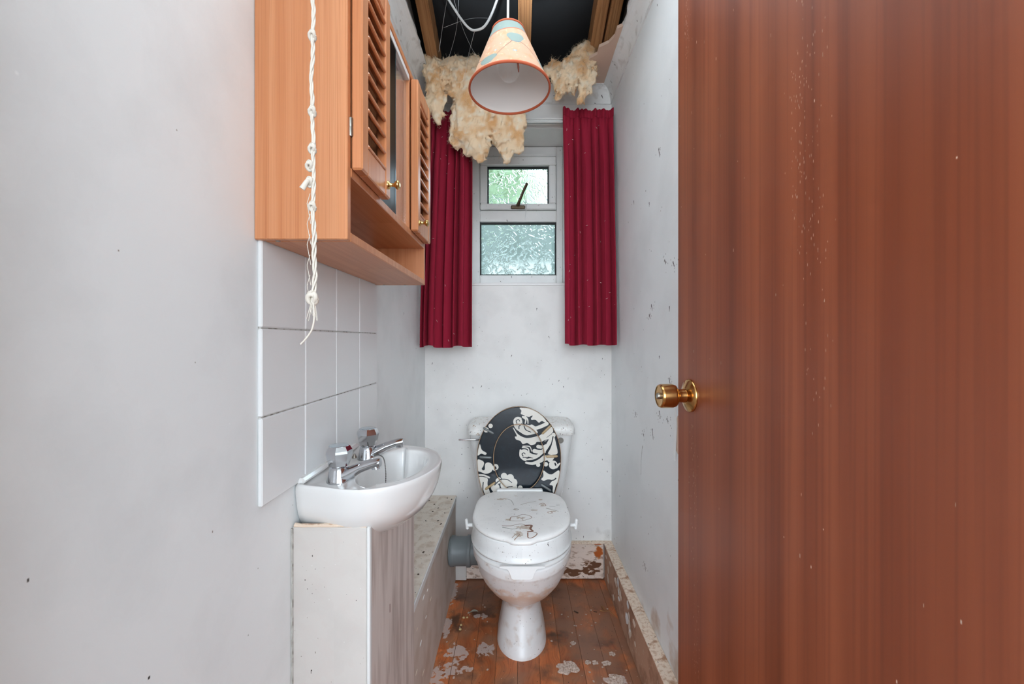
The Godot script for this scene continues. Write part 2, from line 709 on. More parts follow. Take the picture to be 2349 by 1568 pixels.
	M.velvet = mat(c8(146, 8, 44), 0.9)
	M.velvet.rim_enabled = true
	M.velvet.rim = 0.2
	M.velvet.rim_tint = 1.0

	# dirty painted boards
	var bx := paint(512, 1024, 51, c8(206, 200, 194), 240, 20, 0.3)
	bx = tint(bx, noise_bytes(512, 1024, 0.012, 52, 5), 130, 255, c8(208, 198, 192), 0.5)
	M.board = tmat(bx, 0.7, Vector2(2.6, 1.3))
	var sk := img(512, 1024, c8(224, 213, 206))
	sk = tint(sk, noise_bytes(512, 1024, 0.014, 53, 4, 1, 8), 90, 230, c8(178, 162, 154), 0.8)
	sk = tint(sk, noise_bytes(512, 1024, 0.05, 54, 3, 1, 14), 165, 230, c8(236, 228, 222), 0.6)
	for k in [[60, 300], [66, 640], [58, 980]]:
		speck(sk, k[0], k[1], 5, 26, c8(92, 48, 30))
	M.board_streak = tmat(sk, 0.7, Vector2(2.6, 1.3))
	var bt := paint(512, 512, 55, c8(230, 218, 204), 700, 40, 0.1)
	bt = tint(bt, noise_bytes(512, 512, 0.014, 56, 6), 130, 255, c8(186, 160, 136), 0.6)
	M.board_top = tmat(bt, 0.8, Vector2(2.4, 2.4))
	var bf := img(512, 512, c8(214, 202, 192))
	bf = tint(bf, noise_bytes(512, 512, 0.008, 57, 5), 100, 255, c8(190, 170, 154), 0.8)
	M.board_side = tmat(bf, 0.75, Vector2(1.6, 1.6))
	var st := paint(512, 512, 58, c8(236, 216, 196), 900, 60, 0.0)
	st = tint(st, noise_bytes(512, 512, 0.06, 59, 5), 130, 210, c8(204, 168, 140), 0.8)
	st = tint(st, noise_bytes(512, 512, 0.015, 60, 6), 160, 215, c8(164, 116, 86), 0.8)
	M.skirt_top = tmat(st, 0.85, Vector2(2.2, 2.2))
	var sf := img(512, 512, c8(190, 150, 124))
	sf = tint(sf, noise_bytes(512, 512, 0.008, 61, 5), 110, 220, c8(140, 100, 76), 0.85)
	sf = tint(sf, noise_bytes(512, 512, 0.03, 62, 5), 204, 216, c8(204, 184, 162), 0.7)
	M.skirt_face = tmat(sf, 0.85, Vector2(2.0, 2.0))
	var sb := paint(512, 256, 63, c8(228, 208, 194), 500, 30, 0.6)
	sb = tint(sb, noise_bytes(512, 256, 0.03, 64, 5), 150, 210, c8(160, 128, 108), 0.8)
	sb = tint(sb, noise_bytes(512, 256, 0.035, 65, 5), 60, 75, c8(104, 66, 40), 1.0, [[400, 200, 110, 45], [460, 170, 40, 80]])
	sb = tint(sb, noise_bytes(512, 256, 0.02, 66, 4), 50, 110, c8(176, 88, 30), 1.0, [[476, 70, 18, 60]])
	M.skirt_back = tmat(sb, 0.8, Vector2(1 / 0.9, 1 / 0.18), Vector2(0.5, 0.0))
	# floor: planks with stains, x -0.46..0.46, d 1.2..2.14, 1 px = 0.92 mm
	M.floor = tmat(floor_picture(), 0.42, Vector2(1 / 0.92, 1 / 0.94), Vector2(0.5, 2.14 / 0.94))
	# insulation
	M.wool = mat(Color.WHITE, 1.0)
	M.wool.vertex_color_use_as_albedo = true
	M.wool.backlight_enabled = true
	M.wool.backlight = Color(0.35, 0.32, 0.28)
	M.web = mat(c8(220, 222, 222), 0.8)

func floor_picture() -> Image:
	var w := 1000
	var h := 1024
	var a := noise_bytes(w, h, 0.02, 80, 3, 1, 14)
	var b := noise_bytes(w, h, 0.16, 81, 2, 1, 24)
	var warp := noise_bytes(w, h, 0.006, 82, 2)
	var d := PackedByteArray()
	d.resize(w * h * 3)
	var tone := []
	rng.seed = 83
	for i in 16:
		tone.append([rng.randf_range(0.86, 1.1), rng.randi() % 700])
	for y in h:
		for x in w:
			var q := int(x / 83.7)
			var k: Array = tone[q]
			var yy: int = (y + int(k[1])) % h
			var xx := clampi(x + int(warp[yy * w + x] / 6) - 20, 0, w - 1)
			var t := a[yy * w + xx] / 255.0
			var f := clampf((b[yy * w + xx] / 255.0 - 0.5) * 2.0, 0.0, 1.0) * 0.5
			var g: float = k[0]
			var i := (y * w + x) * 3
			d[i] = int(clampf(lerpf(lerpf(212, 172, t), 120, f) * g, 0, 255))
			d[i + 1] = int(clampf(lerpf(lerpf(124, 92, t), 58, f) * g, 0, 255))
			d[i + 2] = int(clampf(lerpf(lerpf(70, 50, t), 32, f) * g, 0, 255))
	var im := Image.create_from_data(w, h, false, Image.FORMAT_RGB8, d)
	var n1 := noise_bytes(w, h, 0.006, 84, 5)
	var n2 := noise_bytes(w, h, 0.015, 85, 5)
	var n3 := noise_bytes(w, h, 0.03, 86, 5)
	# a greyish brown film of dried silt with an edge of its own
	im = tint(im, n1, 100, 220, c8(158, 116, 90), 0.8)
	im = tint(im, noise_bytes(w, h, 0.008, 88, 6), 145, 245, c8(104, 70, 52), 0.85)
	var px := func(x: float, dd: float) -> Vector2: return Vector2((x + 0.46) / 0.92 * w, (2.14 - dd) / 0.94 * h)
	var dark := []
	for k in [[-0.2, 1.98, 0.12, 0.1], [-0.14, 1.86, 0.09, 0.07], [0.2, 2.0, 0.13, 0.07], [0.16, 1.72, 0.06, 0.05], [-0.25, 1.78, 0.05, 0.08], [0.3, 1.68, 0.1, 0.05]]:
		var q: Vector2 = px.call(k[0], k[1])
		dark.append([q.x, q.y, k[2] / 0.92 * w, k[3] / 0.94 * h])
	im = tint(im, n2, 0, 130, c8(80, 56, 44), 0.8, dark)
	var grey := []
	for k in [[0.3, 1.85, 0.3, 0.4], [0.36, 1.5, 0.22, 0.24], [-0.1, 2.05, 0.4, 0.24]]:
		var q: Vector2 = px.call(k[0], k[1])
		grey.append([q.x, q.y, k[2] / 0.92 * w, k[3] / 0.94 * h])
	im = tint(im, n1, -20, 110, c8(140, 98, 76), 0.75, grey)
	var pale := []
	for k in [[-0.218, 1.615, 0.06, 0.07], [-0.225, 1.53, 0.05, 0.05], [-0.12, 1.632, 0.05, 0.05], [-0.275, 1.5, 0.04, 0.08], [-0.17, 1.533, 0.025, 0.02], [-0.28, 1.76, 0.025, 0.1], [0.33, 1.48, 0.06, 0.04], [-0.15, 1.825, 0.04, 0.025], [-0.285, 2.0, 0.02, 0.12]]:
		var q: Vector2 = px.call(k[0], k[1])
		pale.append([q.x, q.y, k[2] / 0.92 * w, k[3] / 0.94 * h])
	im = tint(im, n3, 30, 62, c8(208, 192, 186), 0.85, pale)
	rng.seed = 87
	for i in 500:
		var dk := rng.randf() < 0.6
		speck(im, rng.randi() % (w - 3), rng.randi() % (h - 3), 1 + rng.randi() % 3, 1 + rng.randi() % 3, c8(44, 30, 24) if dk else c8(206, 188, 168))
	return im

# ---------------------------------------------------------------- room shell
func shell() -> void:
	# floor of planks on a dark bed
	var fl := thing("floor", Vector3.ZERO, "stained orange-brown plank floor around the toilet", "floor", "", "structure")
	bpart("bed", fl, P(WALL_L - 0.02, -0.06, 0.15), P(WALL_R + 0.02, -0.0045, 2.2), M.black, 0.0)
	for i in 12:
		var x0 := -0.46 + 0.077 * i
		bpart("plank", fl, P(x0 + 0.0003, -0.012, 0.15), P(x0 + 0.0767, 0.0, 2.135), M.floor, 0.0006)
	# walls
	var wl := struct("wall_left", P(WALL_L - 0.1, 0, 0.15), P(WALL_L, 2.75, 2.42), M.wall_l, "pale grey painted wall behind the basin and the wooden cabinet", "wall")
	struct("wall_right", P(WALL_R, 0, 0.15), P(WALL_R + 0.1, 2.75, 2.42), M.wall_r, "pale grey scuffed wall beyond the open brown door", "wall")
	var mb := MB.new()
	var wx0 := -0.238
	var wx1 := 0.242
	var wy0 := 1.406
	var wy1 := 2.165
	mb.box(P(WALL_L, 0, BACK), P(WALL_R, wy0, 2.42))
	mb.box(P(WALL_L, wy0, BACK), P(wx0, wy1, 2.42))
	mb.box(P(wx1, wy0, BACK), P(WALL_R, wy1, 2.42))
	mb.box(P(WALL_L, wy1, BACK), P(WALL_R, 2.38, 2.42))
	tag(obj("wall_back", mb, M.wall_b), "speckled pale grey wall behind the toilet, with the small window", "wall", "", "structure")
	# front wall with the doorway the camera looks through
	mb = MB.new()
	mb.box(P(WALL_L, 0, 0.15), P(-0.335, 2.75, 0.24))
	mb.box(P(0.442, 0, 0.15), P(WALL_R, 2.75, 0.24))
	mb.box(P(-0.335, 2.32, 0.15), P(0.442, 2.75, 0.24))     # gap above the door, added to let hall light in high
	tag(obj("wall_front", mb, M.hall), "white wall with the doorway into the toilet room and an added gap above it", "wall", "", "structure")
	# tiles on the left wall
	var zs := [0.750, 0.9055, 1.061, 1.2165, 1.372]
	var ys := [0.858, 1.0115, 1.165, 1.3185]
	bpart("tile_adhesive", wl, P(WALL_L, 0.862, 0.754), P(WALL_L + 0.0052, 1.316, 1.369), M.grout, 0.0)
	mb = MB.new()
	mb.box(Vector3(0, -0.0757, -0.0768), Vector3(0.0085, 0.0757, 0.0768), 0.0022)
	var first: MeshInstance3D = null
	rng.seed = 4
	for j in 3:
		for i in 4:
			var t := Transform3D(Basis.from_euler(Vector3(0, rng.randf_range(-0.006, 0.006), 0)), P(WALL_L, (ys[j] + ys[j + 1]) / 2, (zs[i] + zs[i + 1]) / 2))
			if first == null:
				first = obj("tile", mb, M.tile, wl)
				first.transform = t
			else:
				copy_mesh("tile", first, wl, t)
	# torn strip of plasterboard on the right wall, next to the door's edge
	mb = MB.new()
	mb.prism(PackedVector2Array([Vector2(1.245, 0.93), Vector2(1.252, 0.92), Vector2(1.262, 0.9), Vector2(1.266, 0.845), Vector2(1.258, 0.83), Vector2(1.244, 0.822)]), P(WALL_R, 0, 0), Vector3(0, 0, -1), Vector3.UP, Vector3(-0.002, 0, 0))
	tag(obj("torn_plaster", mb, M.plaster_pink, $wall_right), "torn pinkish plasterboard", "")
	mb = MB.new()
	mb.prism(PackedVector2Array([Vector2(0.0, 0.965), Vector2(0.006, 0.9), Vector2(0.009, 0.82), Vector2(0.002, 0.8), Vector2(-0.005, 0.9)]), P(WALL_R - 0.004, 0, 1.252), Vector3(-0.35, 0, -0.95), Vector3.UP, Vector3(-0.0015, 0, 0))
	obj("paper_flap", mb, M.white, $wall_right)
	# coving round the top of the walls
	var pr := PackedVector2Array()
	for i in 9:
		var a := PI / 2 * i / 8
		pr.append(Vector2(0.046 - 0.04 * sin(a) , 0.008 + 0.072 * (1.0 - cos(a))))
	var prof := PackedVector2Array([Vector2(0, 0), Vector2(0.006, 0.0)])
	for i in 9:
		var a := PI / 2 * i / 8
		prof.append(Vector2(0.046 - 0.04 * cos(a), 0.008 + 0.064 * sin(a)))
	prof.append(Vector2(0.046, 0.08))
	prof.append(Vector2(0, 0.08))
	mb = MB.new()
	mb.prism(prof, P(WALL_L, 2.28, 0.24), Vector3.RIGHT, Vector3.UP, P(0, 0, BACK - 0.24))
	tag(obj("trim_1", mb, M.coving), "grimy white coving along the top of the wall above the cabinet", "coving", "", "structure")
	mb = MB.new()
	mb.prism(prof, P(WALL_R, 2.28, 0.24), Vector3.LEFT, Vector3.UP, P(0, 0, BACK - 0.24))
	tag(obj("trim_2", mb, M.coving), "white coving along the top of the wall on the door side", "coving", "", "structure")
	mb = MB.new()
	mb.prism(prof, P(WALL_L, 2.28, BACK), Vector3.BACK, Vector3.UP, Vector3(WALL_R - WALL_L, 0, 0))
	tag(obj("trim_3", mb, M.coving), "white coving above the window, partly hidden by loft insulation", "coving", "", "structure")
	# skirting boards
	var br := thing("baseboard_right", Vector3.ZERO, "tall stained skirting board with peeling paint below the scuffed wall", "skirting board", "", "structure")
	bpart("board", br, P(0.416, 0, 0.26), P(0.449, 0.172, 2.098), M.skirt_face, 0.003)
	mb = MB.new()
	mb.box(P(0.414, 0.172, 0.26), P(WALL_R, 0.178, 2.1), 0.002)
	tag(obj("top_edge", mb, M.skirt_top, br), "cream top edge mottled with brown", "")
	rng.seed = 90
	mb = MB.new()
	var fm: MeshInstance3D = null
	for i in 26:
		var dd := 1.5 + 0.55 * pow(rng.randf(), 0.8)
		var yy := rng.randf_range(0.02, 0.165)
		var l := rng.randf_range(0.018, 0.05)
		var w := rng.randf_range(0.004, 0.009)
		mb = MB.new()
		var o := P(0.4155, yy, dd)
		var lift := rng.randf_range(0.1, 0.5)
		mb.prism(PackedVector2Array([Vector2(-w, 0), Vector2(0, -l * 0.2), Vector2(w, l * 0.3), Vector2(w * 0.6, l * 0.8), Vector2(-w * 0.3, l), Vector2(-w * 1.2, l * 0.5)]), o, Vector3(-lift, 0.2, -1).normalized(), Vector3(-lift * 0.5, 1, 0.25).normalized(), Vector3(-0.0008, 0, 0))
		obj("paint_flake", mb, M.plaster if i % 3 else M.white, br)
	var bb := thing("baseboard_back", Vector3.ZERO, "cream skirting board behind the toilet with rust streak and rotten lower edge", "skirting board", "", "structure")
	bpart("board", bb, P(-0.291, 0.006, 2.098), P(0.414, 0.172, BACK), M.skirt_back, 0.003)
	bpart("top_edge", bb, P(-0.291, 0.172, 2.096), P(WALL_R, 0.178, BACK), M.skirt_top, 0.002)
	bpart("board", bb, P(-0.291, 0.006, 2.085), P(-0.24, 0.1, 2.0975), M.board, 0.002)

func hall() -> void:
	struct("floor_hall", P(-1.3, -0.06, -1.7), P(1.3, 0, 0.15), mat(c8(120, 92, 70), 0.7), "plain brown floor of the hall behind the viewer", "floor")
	struct("wall_hall_left", P(-1.4, 0, -1.7), P(-1.3, 2.4, 0.24), M.hall, "white hall wall, far side from the door", "wall")
	struct("wall_hall_right", P(1.3, 0, -1.7), P(1.4, 2.4, 0.24), M.hall, "white hall wall, on the door's side", "wall")
	var mb := MB.new()
	mb.box(P(-1.3, 0, 0.15), P(WALL_L - 0.1, 2.4, 0.24))
	mb.box(P(WALL_R + 0.1, 0, 0.15), P(1.3, 2.4, 0.24))
	tag(obj("wall_hall_front", mb, M.hall), "white hall wall either side of the toilet room", "wall", "", "structure")
	mb = MB.new()
	mb.box(P(-1.3, 0, -1.7), P(1.3, 0.7, -1.6))
	mb.box(P(-1.3, 2.3, -1.7), P(1.3, 2.4, -1.6))
	mb.box(P(-1.3, 0.7, -1.7), P(-1.2, 2.3, -1.6))
	mb.box(P(1.2, 0.7, -1.7), P(1.3, 2.3, -1.6))
	tag(obj("wall_hall_back", mb, M.hall), "white hall wall around the added large window, behind the viewer", "wall", "", "structure")
	struct("ceiling_hall", P(-1.4, 2.4, -1.7), P(1.4, 2.46, 0.15), M.hall, "white ceiling of the hall", "ceiling")
	var wn := thing("window_2", P(0, 0.7, -1.65), "large plain hall window added unseen behind the viewer for its light", "window", "", "structure")  # unseen window, added and widened to spread light through the doorway
	bpart("frame", wn, P(-1.2, 0.7, -1.67), P(1.2, 0.75, -1.62), M.white)
	bpart("frame", wn, P(-1.2, 2.25, -1.67), P(1.2, 2.3, -1.62), M.white)
	bpart("frame", wn, P(-1.2, 0.75, -1.67), P(-1.15, 2.25, -1.62), M.white)
	bpart("frame", wn, P(1.15, 0.75, -1.67), P(1.2, 2.25, -1.62), M.white)
	bpart("pane", wn, P(-1.15, 0.75, -1.647), P(1.15, 2.25, -1.643), M.clear_glass, 0.0)

func outside() -> void:
	var g := struct("ground", P(-14, -0.5, 2.5), P(14, -0.4, 30), mat(c8(120, 128, 96), 0.95), "green ground outside the window", "ground")
	struct("wall_garden", P(-6, -0.4, 6.4), P(6, 3.0, 6.6), mat(c8(104, 114, 108), 0.9), "pale grey-green garden wall outside, blurred by the patterned glass", "wall")
	# bushes beyond the wall
	var nz := FastNoiseLite.new()
	nz.seed = 5
	nz.frequency = 2.6
	nz.fractal_octaves = 3
	for k in [[-1.2, 3.5, 8.0, 1.5, "pale green tree blurred behind the upper window pane"], [-5.2, 2.7, 8.2, 1.5, "green tree outside, beyond the window's curtained edge"]]:
		var c := P(k[0], k[1], k[2])
		var r: float = k[3]
		var f := func(q: Vector3) -> float: return (q - c).length() - r + nz.get_noise_3d(q.x, q.y, q.z) * 0.55
		var mb := nets(c - Vector3.ONE * (r + 0.5), c + Vector3.ONE * (r + 0.5), 0.13, f)
		var t := thing("tree", P(k[0], -0.4, k[2]), k[4], "tree")
		var o := obj("crown", mb, mat(c8(144, 162, 128), 0.9), t)
		o.position = -t.position
		mb = MB.new()
		mb.tube([Vector3(0, 0, 0), Vector3(0.05, 1.2, 0), Vector3(0, k[1], 0)], [0.14, 0.11, 0.06], 10)
		obj("trunk", mb, M.rafter, t)

# ---------------------------------------------------------------- window
func glass_relief(sd: int) -> ImageTexture:
	# strands pressed into obscure glass, as a height picture
	var w := 640
	var h := 480
	var im := Image.create(w, h, false, Image.FORMAT_RGB8)
	im.fill(c8(70, 70, 70))
	rng.seed = sd
	for i in 420:
		var q := Vector2(rng.randf() * w, rng.randf() * h)
		var a := rng.randf() * TAU
		var l := rng.randf_range(26, 62)
		var bend := rng.randf_range(-0.9, 0.9)
		var pts := [q]
		for k in 3:
			q += Vector2(cos(a), sin(a)) * l / 3.0
			a += bend * 0.6
			pts.append(q)
		var v := rng.randi_range(110, 255)
		stroke(im, pts, rng.randf_range(1.5, 5.0), 0.7, c8(v, v, v))
	var s := im.duplicate()
	s.resize(w / 4, h / 4, Image.INTERPOLATE_LANCZOS)
	s.resize(w, h, Image.INTERPOLATE_CUBIC)
	return tex(s)

func window() -> void:
	var wn := thing("window_1", P(0, 1.41, 2.33), "small grimy white window with two patterned panes between the red curtains", "window", "", "structure")
	var f0 := 2.32
	var f1 := 2.38
	# outer frame
	bpart("frame", wn, P(-0.2376, 1.41, f0), P(-0.196, 2.163, f1), M.upvc, 0.004)
	bpart("frame", wn, P(0.2076, 1.41, f0), P(0.2416, 2.163, f1), M.upvc, 0.004)
	bpart("frame", wn, P(-0.196, 2.109, f0), P(0.2076, 2.163, f1), M.upvc, 0.004)
	bpart("frame", wn, P(-0.196, 1.41, f0), P(0.2076, 1.486, f1), M.upvc, 0.004)
	bpart("transom", wn, P(-0.196, 1.766, f0), P(0.2076, 1.826, f1), M.upvc, 0.004)
	# opening sash
	var sash := Node3D.new()
	sash.name = "sash"
	wn.add_child(sash)
	var s0 := 2.308
	bpart("rail", sash, P(-0.194, 2.061, s0), P(0.2056, 2.107, f1 - 0.01), M.upvc, 0.005)
	bpart("rail", sash, P(-0.194, 1.829, s0), P(0.2056, 1.86, f1 - 0.01), M.upvc, 0.005)
	bpart("stile", sash, P(-0.194, 1.86, s0), P(-0.157, 2.061, f1 - 0.01), M.upvc, 0.005)
	bpart("stile", sash, P(0.168, 1.86, s0), P(0.2056, 2.061, f1 - 0.01), M.upvc, 0.005)
	# gaskets and panes
	var gl := mat(Color(0.93, 0.98, 0.97, 0.0), 0.04)
	gl.refraction_enabled = true
	gl.refraction_scale = 0.05
	gl.transparency = BaseMaterial3D.TRANSPARENCY_ALPHA
	gl.heightmap_enabled = true
	gl.heightmap_texture = glass_relief(11)
	gl.heightmap_scale = 0.08
	gl.uv1_scale = Vector3(2.4, 3.2, 1)
	M.obscure = gl
	for k in [[-0.157, 0.168, 1.86, 2.061, sash], [-0.196, 0.2076, 1.486, 1.766, wn]]:
		var x0: float = k[0]
		var x1: float = k[1]
		var y0: float = k[2]
		var y1: float = k[3]
		var e := 0.007
		bpart("gasket", k[4], P(x0, y0, f0 + 0.012), P(x0 + e, y1, f0 + 0.03), M.black, 0.0)
		bpart("gasket", k[4], P(x1 - e, y0, f0 + 0.012), P(x1, y1, f0 + 0.03), M.black, 0.0)
		bpart("gasket", k[4], P(x0 + e, y1 - e * 1.3, f0 + 0.012), P(x1 - e, y1, f0 + 0.03), M.black, 0.0)
		bpart("gasket", k[4], P(x0 + e, y0, f0 + 0.012), P(x1 - e, y0 + e * 0.7, f0 + 0.03), M.black, 0.0)
		bpart("pane", k[4], P(x0 + 0.002, y0 + 0.002, f0 + 0.02), P(x1 - 0.002, y1 - 0.002, f0 + 0.024), gl, 0.0)
	# handle
	var mb := MB.new()
	mb.box(P(-0.032, 1.828, s0 - 0.009), P(0.042, 1.849, s0), 0.004)
	var hd := Node3D.new()
	hd.name = "handle"
	wn.add_child(hd)
	var off := -wn.position
	var pl := obj("back_plate", mb, M.bronze, hd)
	pl.position = off
	mb = MB.new()
	mb.tube([P(0.004, 1.845, s0 - 0.012), P(0.012, 1.862, s0 - 0.026), P(0.03, 1.905, s0 - 0.034), P(0.052, 1.953, s0 - 0.034)], [0.011, 0.009, 0.008, 0.0085], 8, 0.6)
	var lv := obj("lever", mb, M.bronze, hd)
	lv.position = off
	# sill
	bpart("sill", wn, P(-0.2376, 1.4062, BACK - 0.004), P(0.2416, 1.419, 2.32), M.upvc, 0.002)

# ---------------------------------------------------------------- the door on the right
func room_door() -> void:
	var dr := thing("door_1", P(0.4345, 0.01, 0.245), "reddish-brown wood veneer door standing open with brass knob", "door", "", "structure")
	dr.rotation.y = deg_to_rad(4.2)
	# local: -z runs from the hinge to the free edge, -x is the face towards the room
	var mb := MB.new()
	mb.box(Vector3(0, 0, -0.788), Vector3(0.035, 1.99, 0), 0.0015)
	obj("slab", mb, M.door, dr, "box")
	var kn := Node3D.new()
	kn.name = "knob"
	dr.add_child(kn)
	kn.position = Vector3(0, 1.012, -0.727)
	var t := Transform3D(Basis(Vector3(0, 1, 0), Vector3(-1, 0, 0), Vector3(0, 0, 1)), Vector3.ZERO)
	mb = MB.new()
	mb.lathe([Vector2(0.036, 0.0), Vector2(0.0365, 0.003), Vector2(0.034, 0.006), Vector2(0.024, 0.010), Vector2(0.017, 0.013)], 36, t)
	obj("rose", mb, M.brass, kn)
	mb = MB.new()
	mb.lathe([Vector2(0.0155, 0.012), Vector2(0.0145, 0.02), Vector2(0.0145, 0.028), Vector2(0.017, 0.033)], 28, t)
	obj("neck", mb, M.brass, kn)
	mb = MB.new()
	mb.lathe([Vector2(0.018, 0.031), Vector2(0.0238, 0.035), Vector2(0.0262, 0.042), Vector2(0.0262, 0.065), Vector2(0.0245, 0.07), Vector2(0.022, 0.0712), Vector2(0.021, 0.0695), Vector2(0.008, 0.0700)], 36, t)
	obj("grip", mb, M.brass, kn)
	mb = MB.new()
	mb.lathe([Vector2(0.007, 0.068), Vector2(0.007, 0.074), Vector2(0.005, 0.0755)], 20, t)
	obj("lock_button", mb, M.steel, kn)

# ---------------------------------------------------------------- above the fallen ceiling
func ragged(a: Vector2, b: Vector2, n: int, amp: float, sd: int) -> PackedVector2Array:
	rng.seed = sd
	var out := PackedVector2Array()
	var nrm := (b - a).orthogonal().normalized()
	for i in n + 1:
		var t := float(i) / n
		out.append(a.lerp(b, t) + nrm * (rng.randf_range(-amp, amp)))
	return out

func loft_void() -> void:
	# what is left of the ceiling near the doorway and its ragged rims (plan: x, d)
	var pl := PackedVector2Array([Vector2(WALL_L, 0.24), Vector2(WALL_R, 0.24)])
	pl.append_array(ragged(Vector2(WALL_R, 1.46), Vector2(WALL_L, 1.42), 14, 0.03, 3))
	var mb := MB.new()
	mb.prism(pl, P(0, CEIL, 0), Vector3.RIGHT, Vector3(0, 0, -1), Vector3(0, 0.0125, 0))
	tag(obj("ceiling", mb, M.coving), "remaining piece of white ceiling above the doorway", "ceiling", "", "structure")
	var rims := [
		[PackedVector2Array([Vector2(WALL_L, 1.3), Vector2(WALL_L, 2.12)]), Vector2(-0.40, 2.1), Vector2(-0.405, 1.3), 22, 0.006, "ragged strip of plasterboard along the coving above the cabinet"],
		[PackedVector2Array([Vector2(WALL_R, 2.12), Vector2(WALL_R, 1.26)]), Vector2(0.41, 1.28), Vector2(0.405, 2.1), 22, 0.006, "ragged strip of plasterboard along the coving on the door side"],
		[PackedVector2Array([Vector2(0.41, 1.7), Vector2(0.41, 2.09), Vector2(0.2, 2.09)]), Vector2(0.25, 2.05), Vector2(0.4, 1.72), 9, 0.012, "torn brown-backed plasterboard corner next to the insulation"],
	]
	for k in rims.size():
		var r: Array = rims[k]
		var q: PackedVector2Array = r[0]
		q.append_array(ragged(r[1], r[2], r[3], r[4], 40 + k))
		mb = MB.new()
		mb.prism(q, P(0, CEIL + (0.0 if k < 2 else -0.004), 0), Vector3.RIGHT, Vector3(0, 0, -1), Vector3(0, 0.0125, 0))
		tag(obj("plasterboard_edge", mb, M.coving if k < 2 else M.plaster_pink), r[5], "plasterboard", "broken ceiling edges")
	# sloping rafters and roofing felt
	var tilt := deg_to_rad(20.0)
	var dir := Vector3(0, sin(tilt), cos(tilt))     # up the slope, towards the viewer
	var low := P(0, 2.33, 2.15)
	var rf := [
		[-0.402, -0.352, 0.0, "brown timber rafter beside the coving above the cabinet"],
		[0.012, 0.06, 0.0, "pale brown timber rafter just behind the lampshade"],
		[0.318, 0.366, 0.0, "inner of the two brown timber rafters above the open door side"],
		[0.374, 0.418, -0.012, "outer brown timber rafter against the coving on the door side"],
	]
	for r in rf:
		mb = MB.new()
		var b := Basis(Vector3.RIGHT, Vector3(0, cos(tilt), -sin(tilt)), dir)
		mb.box(Vector3(r[0], r[2], 0.14), Vector3(r[1], 0.1, 1.9), 0.002, Transform3D(b, low))
		tag(obj("rafter", mb, M.rafter), r[3], "rafter", "roof rafters", "structure")
	mb = MB.new()
	mb.box(Vector3(0.004, -0.02, 0.3), Vector3(0.012, 0.075, 1.9), 0.001, Transform3D(Basis(Vector3.RIGHT, Vector3(0, cos(tilt), -sin(tilt)), dir), low))
	tag(obj("timber_batten", mb, M.rafter), "thin dark batten fixed along the rafter behind the lampshade", "batten", "", "structure")
	mb = MB.new()
	mb.box(Vector3(-1.6, 0.1, -0.4), Vector3(1.6, 0.16, 4.2), 0.0, Transform3D(Basis(Vector3.RIGHT, Vector3(0, cos(tilt), -sin(tilt)), dir), low))
	tag(obj("roof_felt", mb, M.felt), "black roofing felt seen through the hole in the ceiling", "roof", "", "structure")
	mb = MB.new()  # unseen walls added so that no sky light leaks into the loft
	mb.box(P(-1.4, 2.46, -1.75), P(1.4, 4.2, -1.7))
	mb.box(P(-1.5, 2.4, -1.7), P(-1.4, 4.2, 2.42))
	mb.box(P(1.4, 2.4, -1.7), P(1.5, 4.2, 2.42))
	mb.box(P(-1.4, 2.3, 2.124), P(WALL_L - 0.1, 2.42, 2.42))
	mb.box(P(WALL_R + 0.1, 2.3, 2.124), P(1.4, 2.42, 2.42))
	mb.box(P(-1.4, 2.35, 0.24), P(WALL_L - 0.1, 2.4, 2.124))
	mb.box(P(WALL_R + 0.1, 2.35, 0.24), P(1.4, 2.4, 2.124))
	tag(obj("loft_light_block", mb, M.felt), "added dark walls that keep sky light out of the loft", "wall", "", "structure")

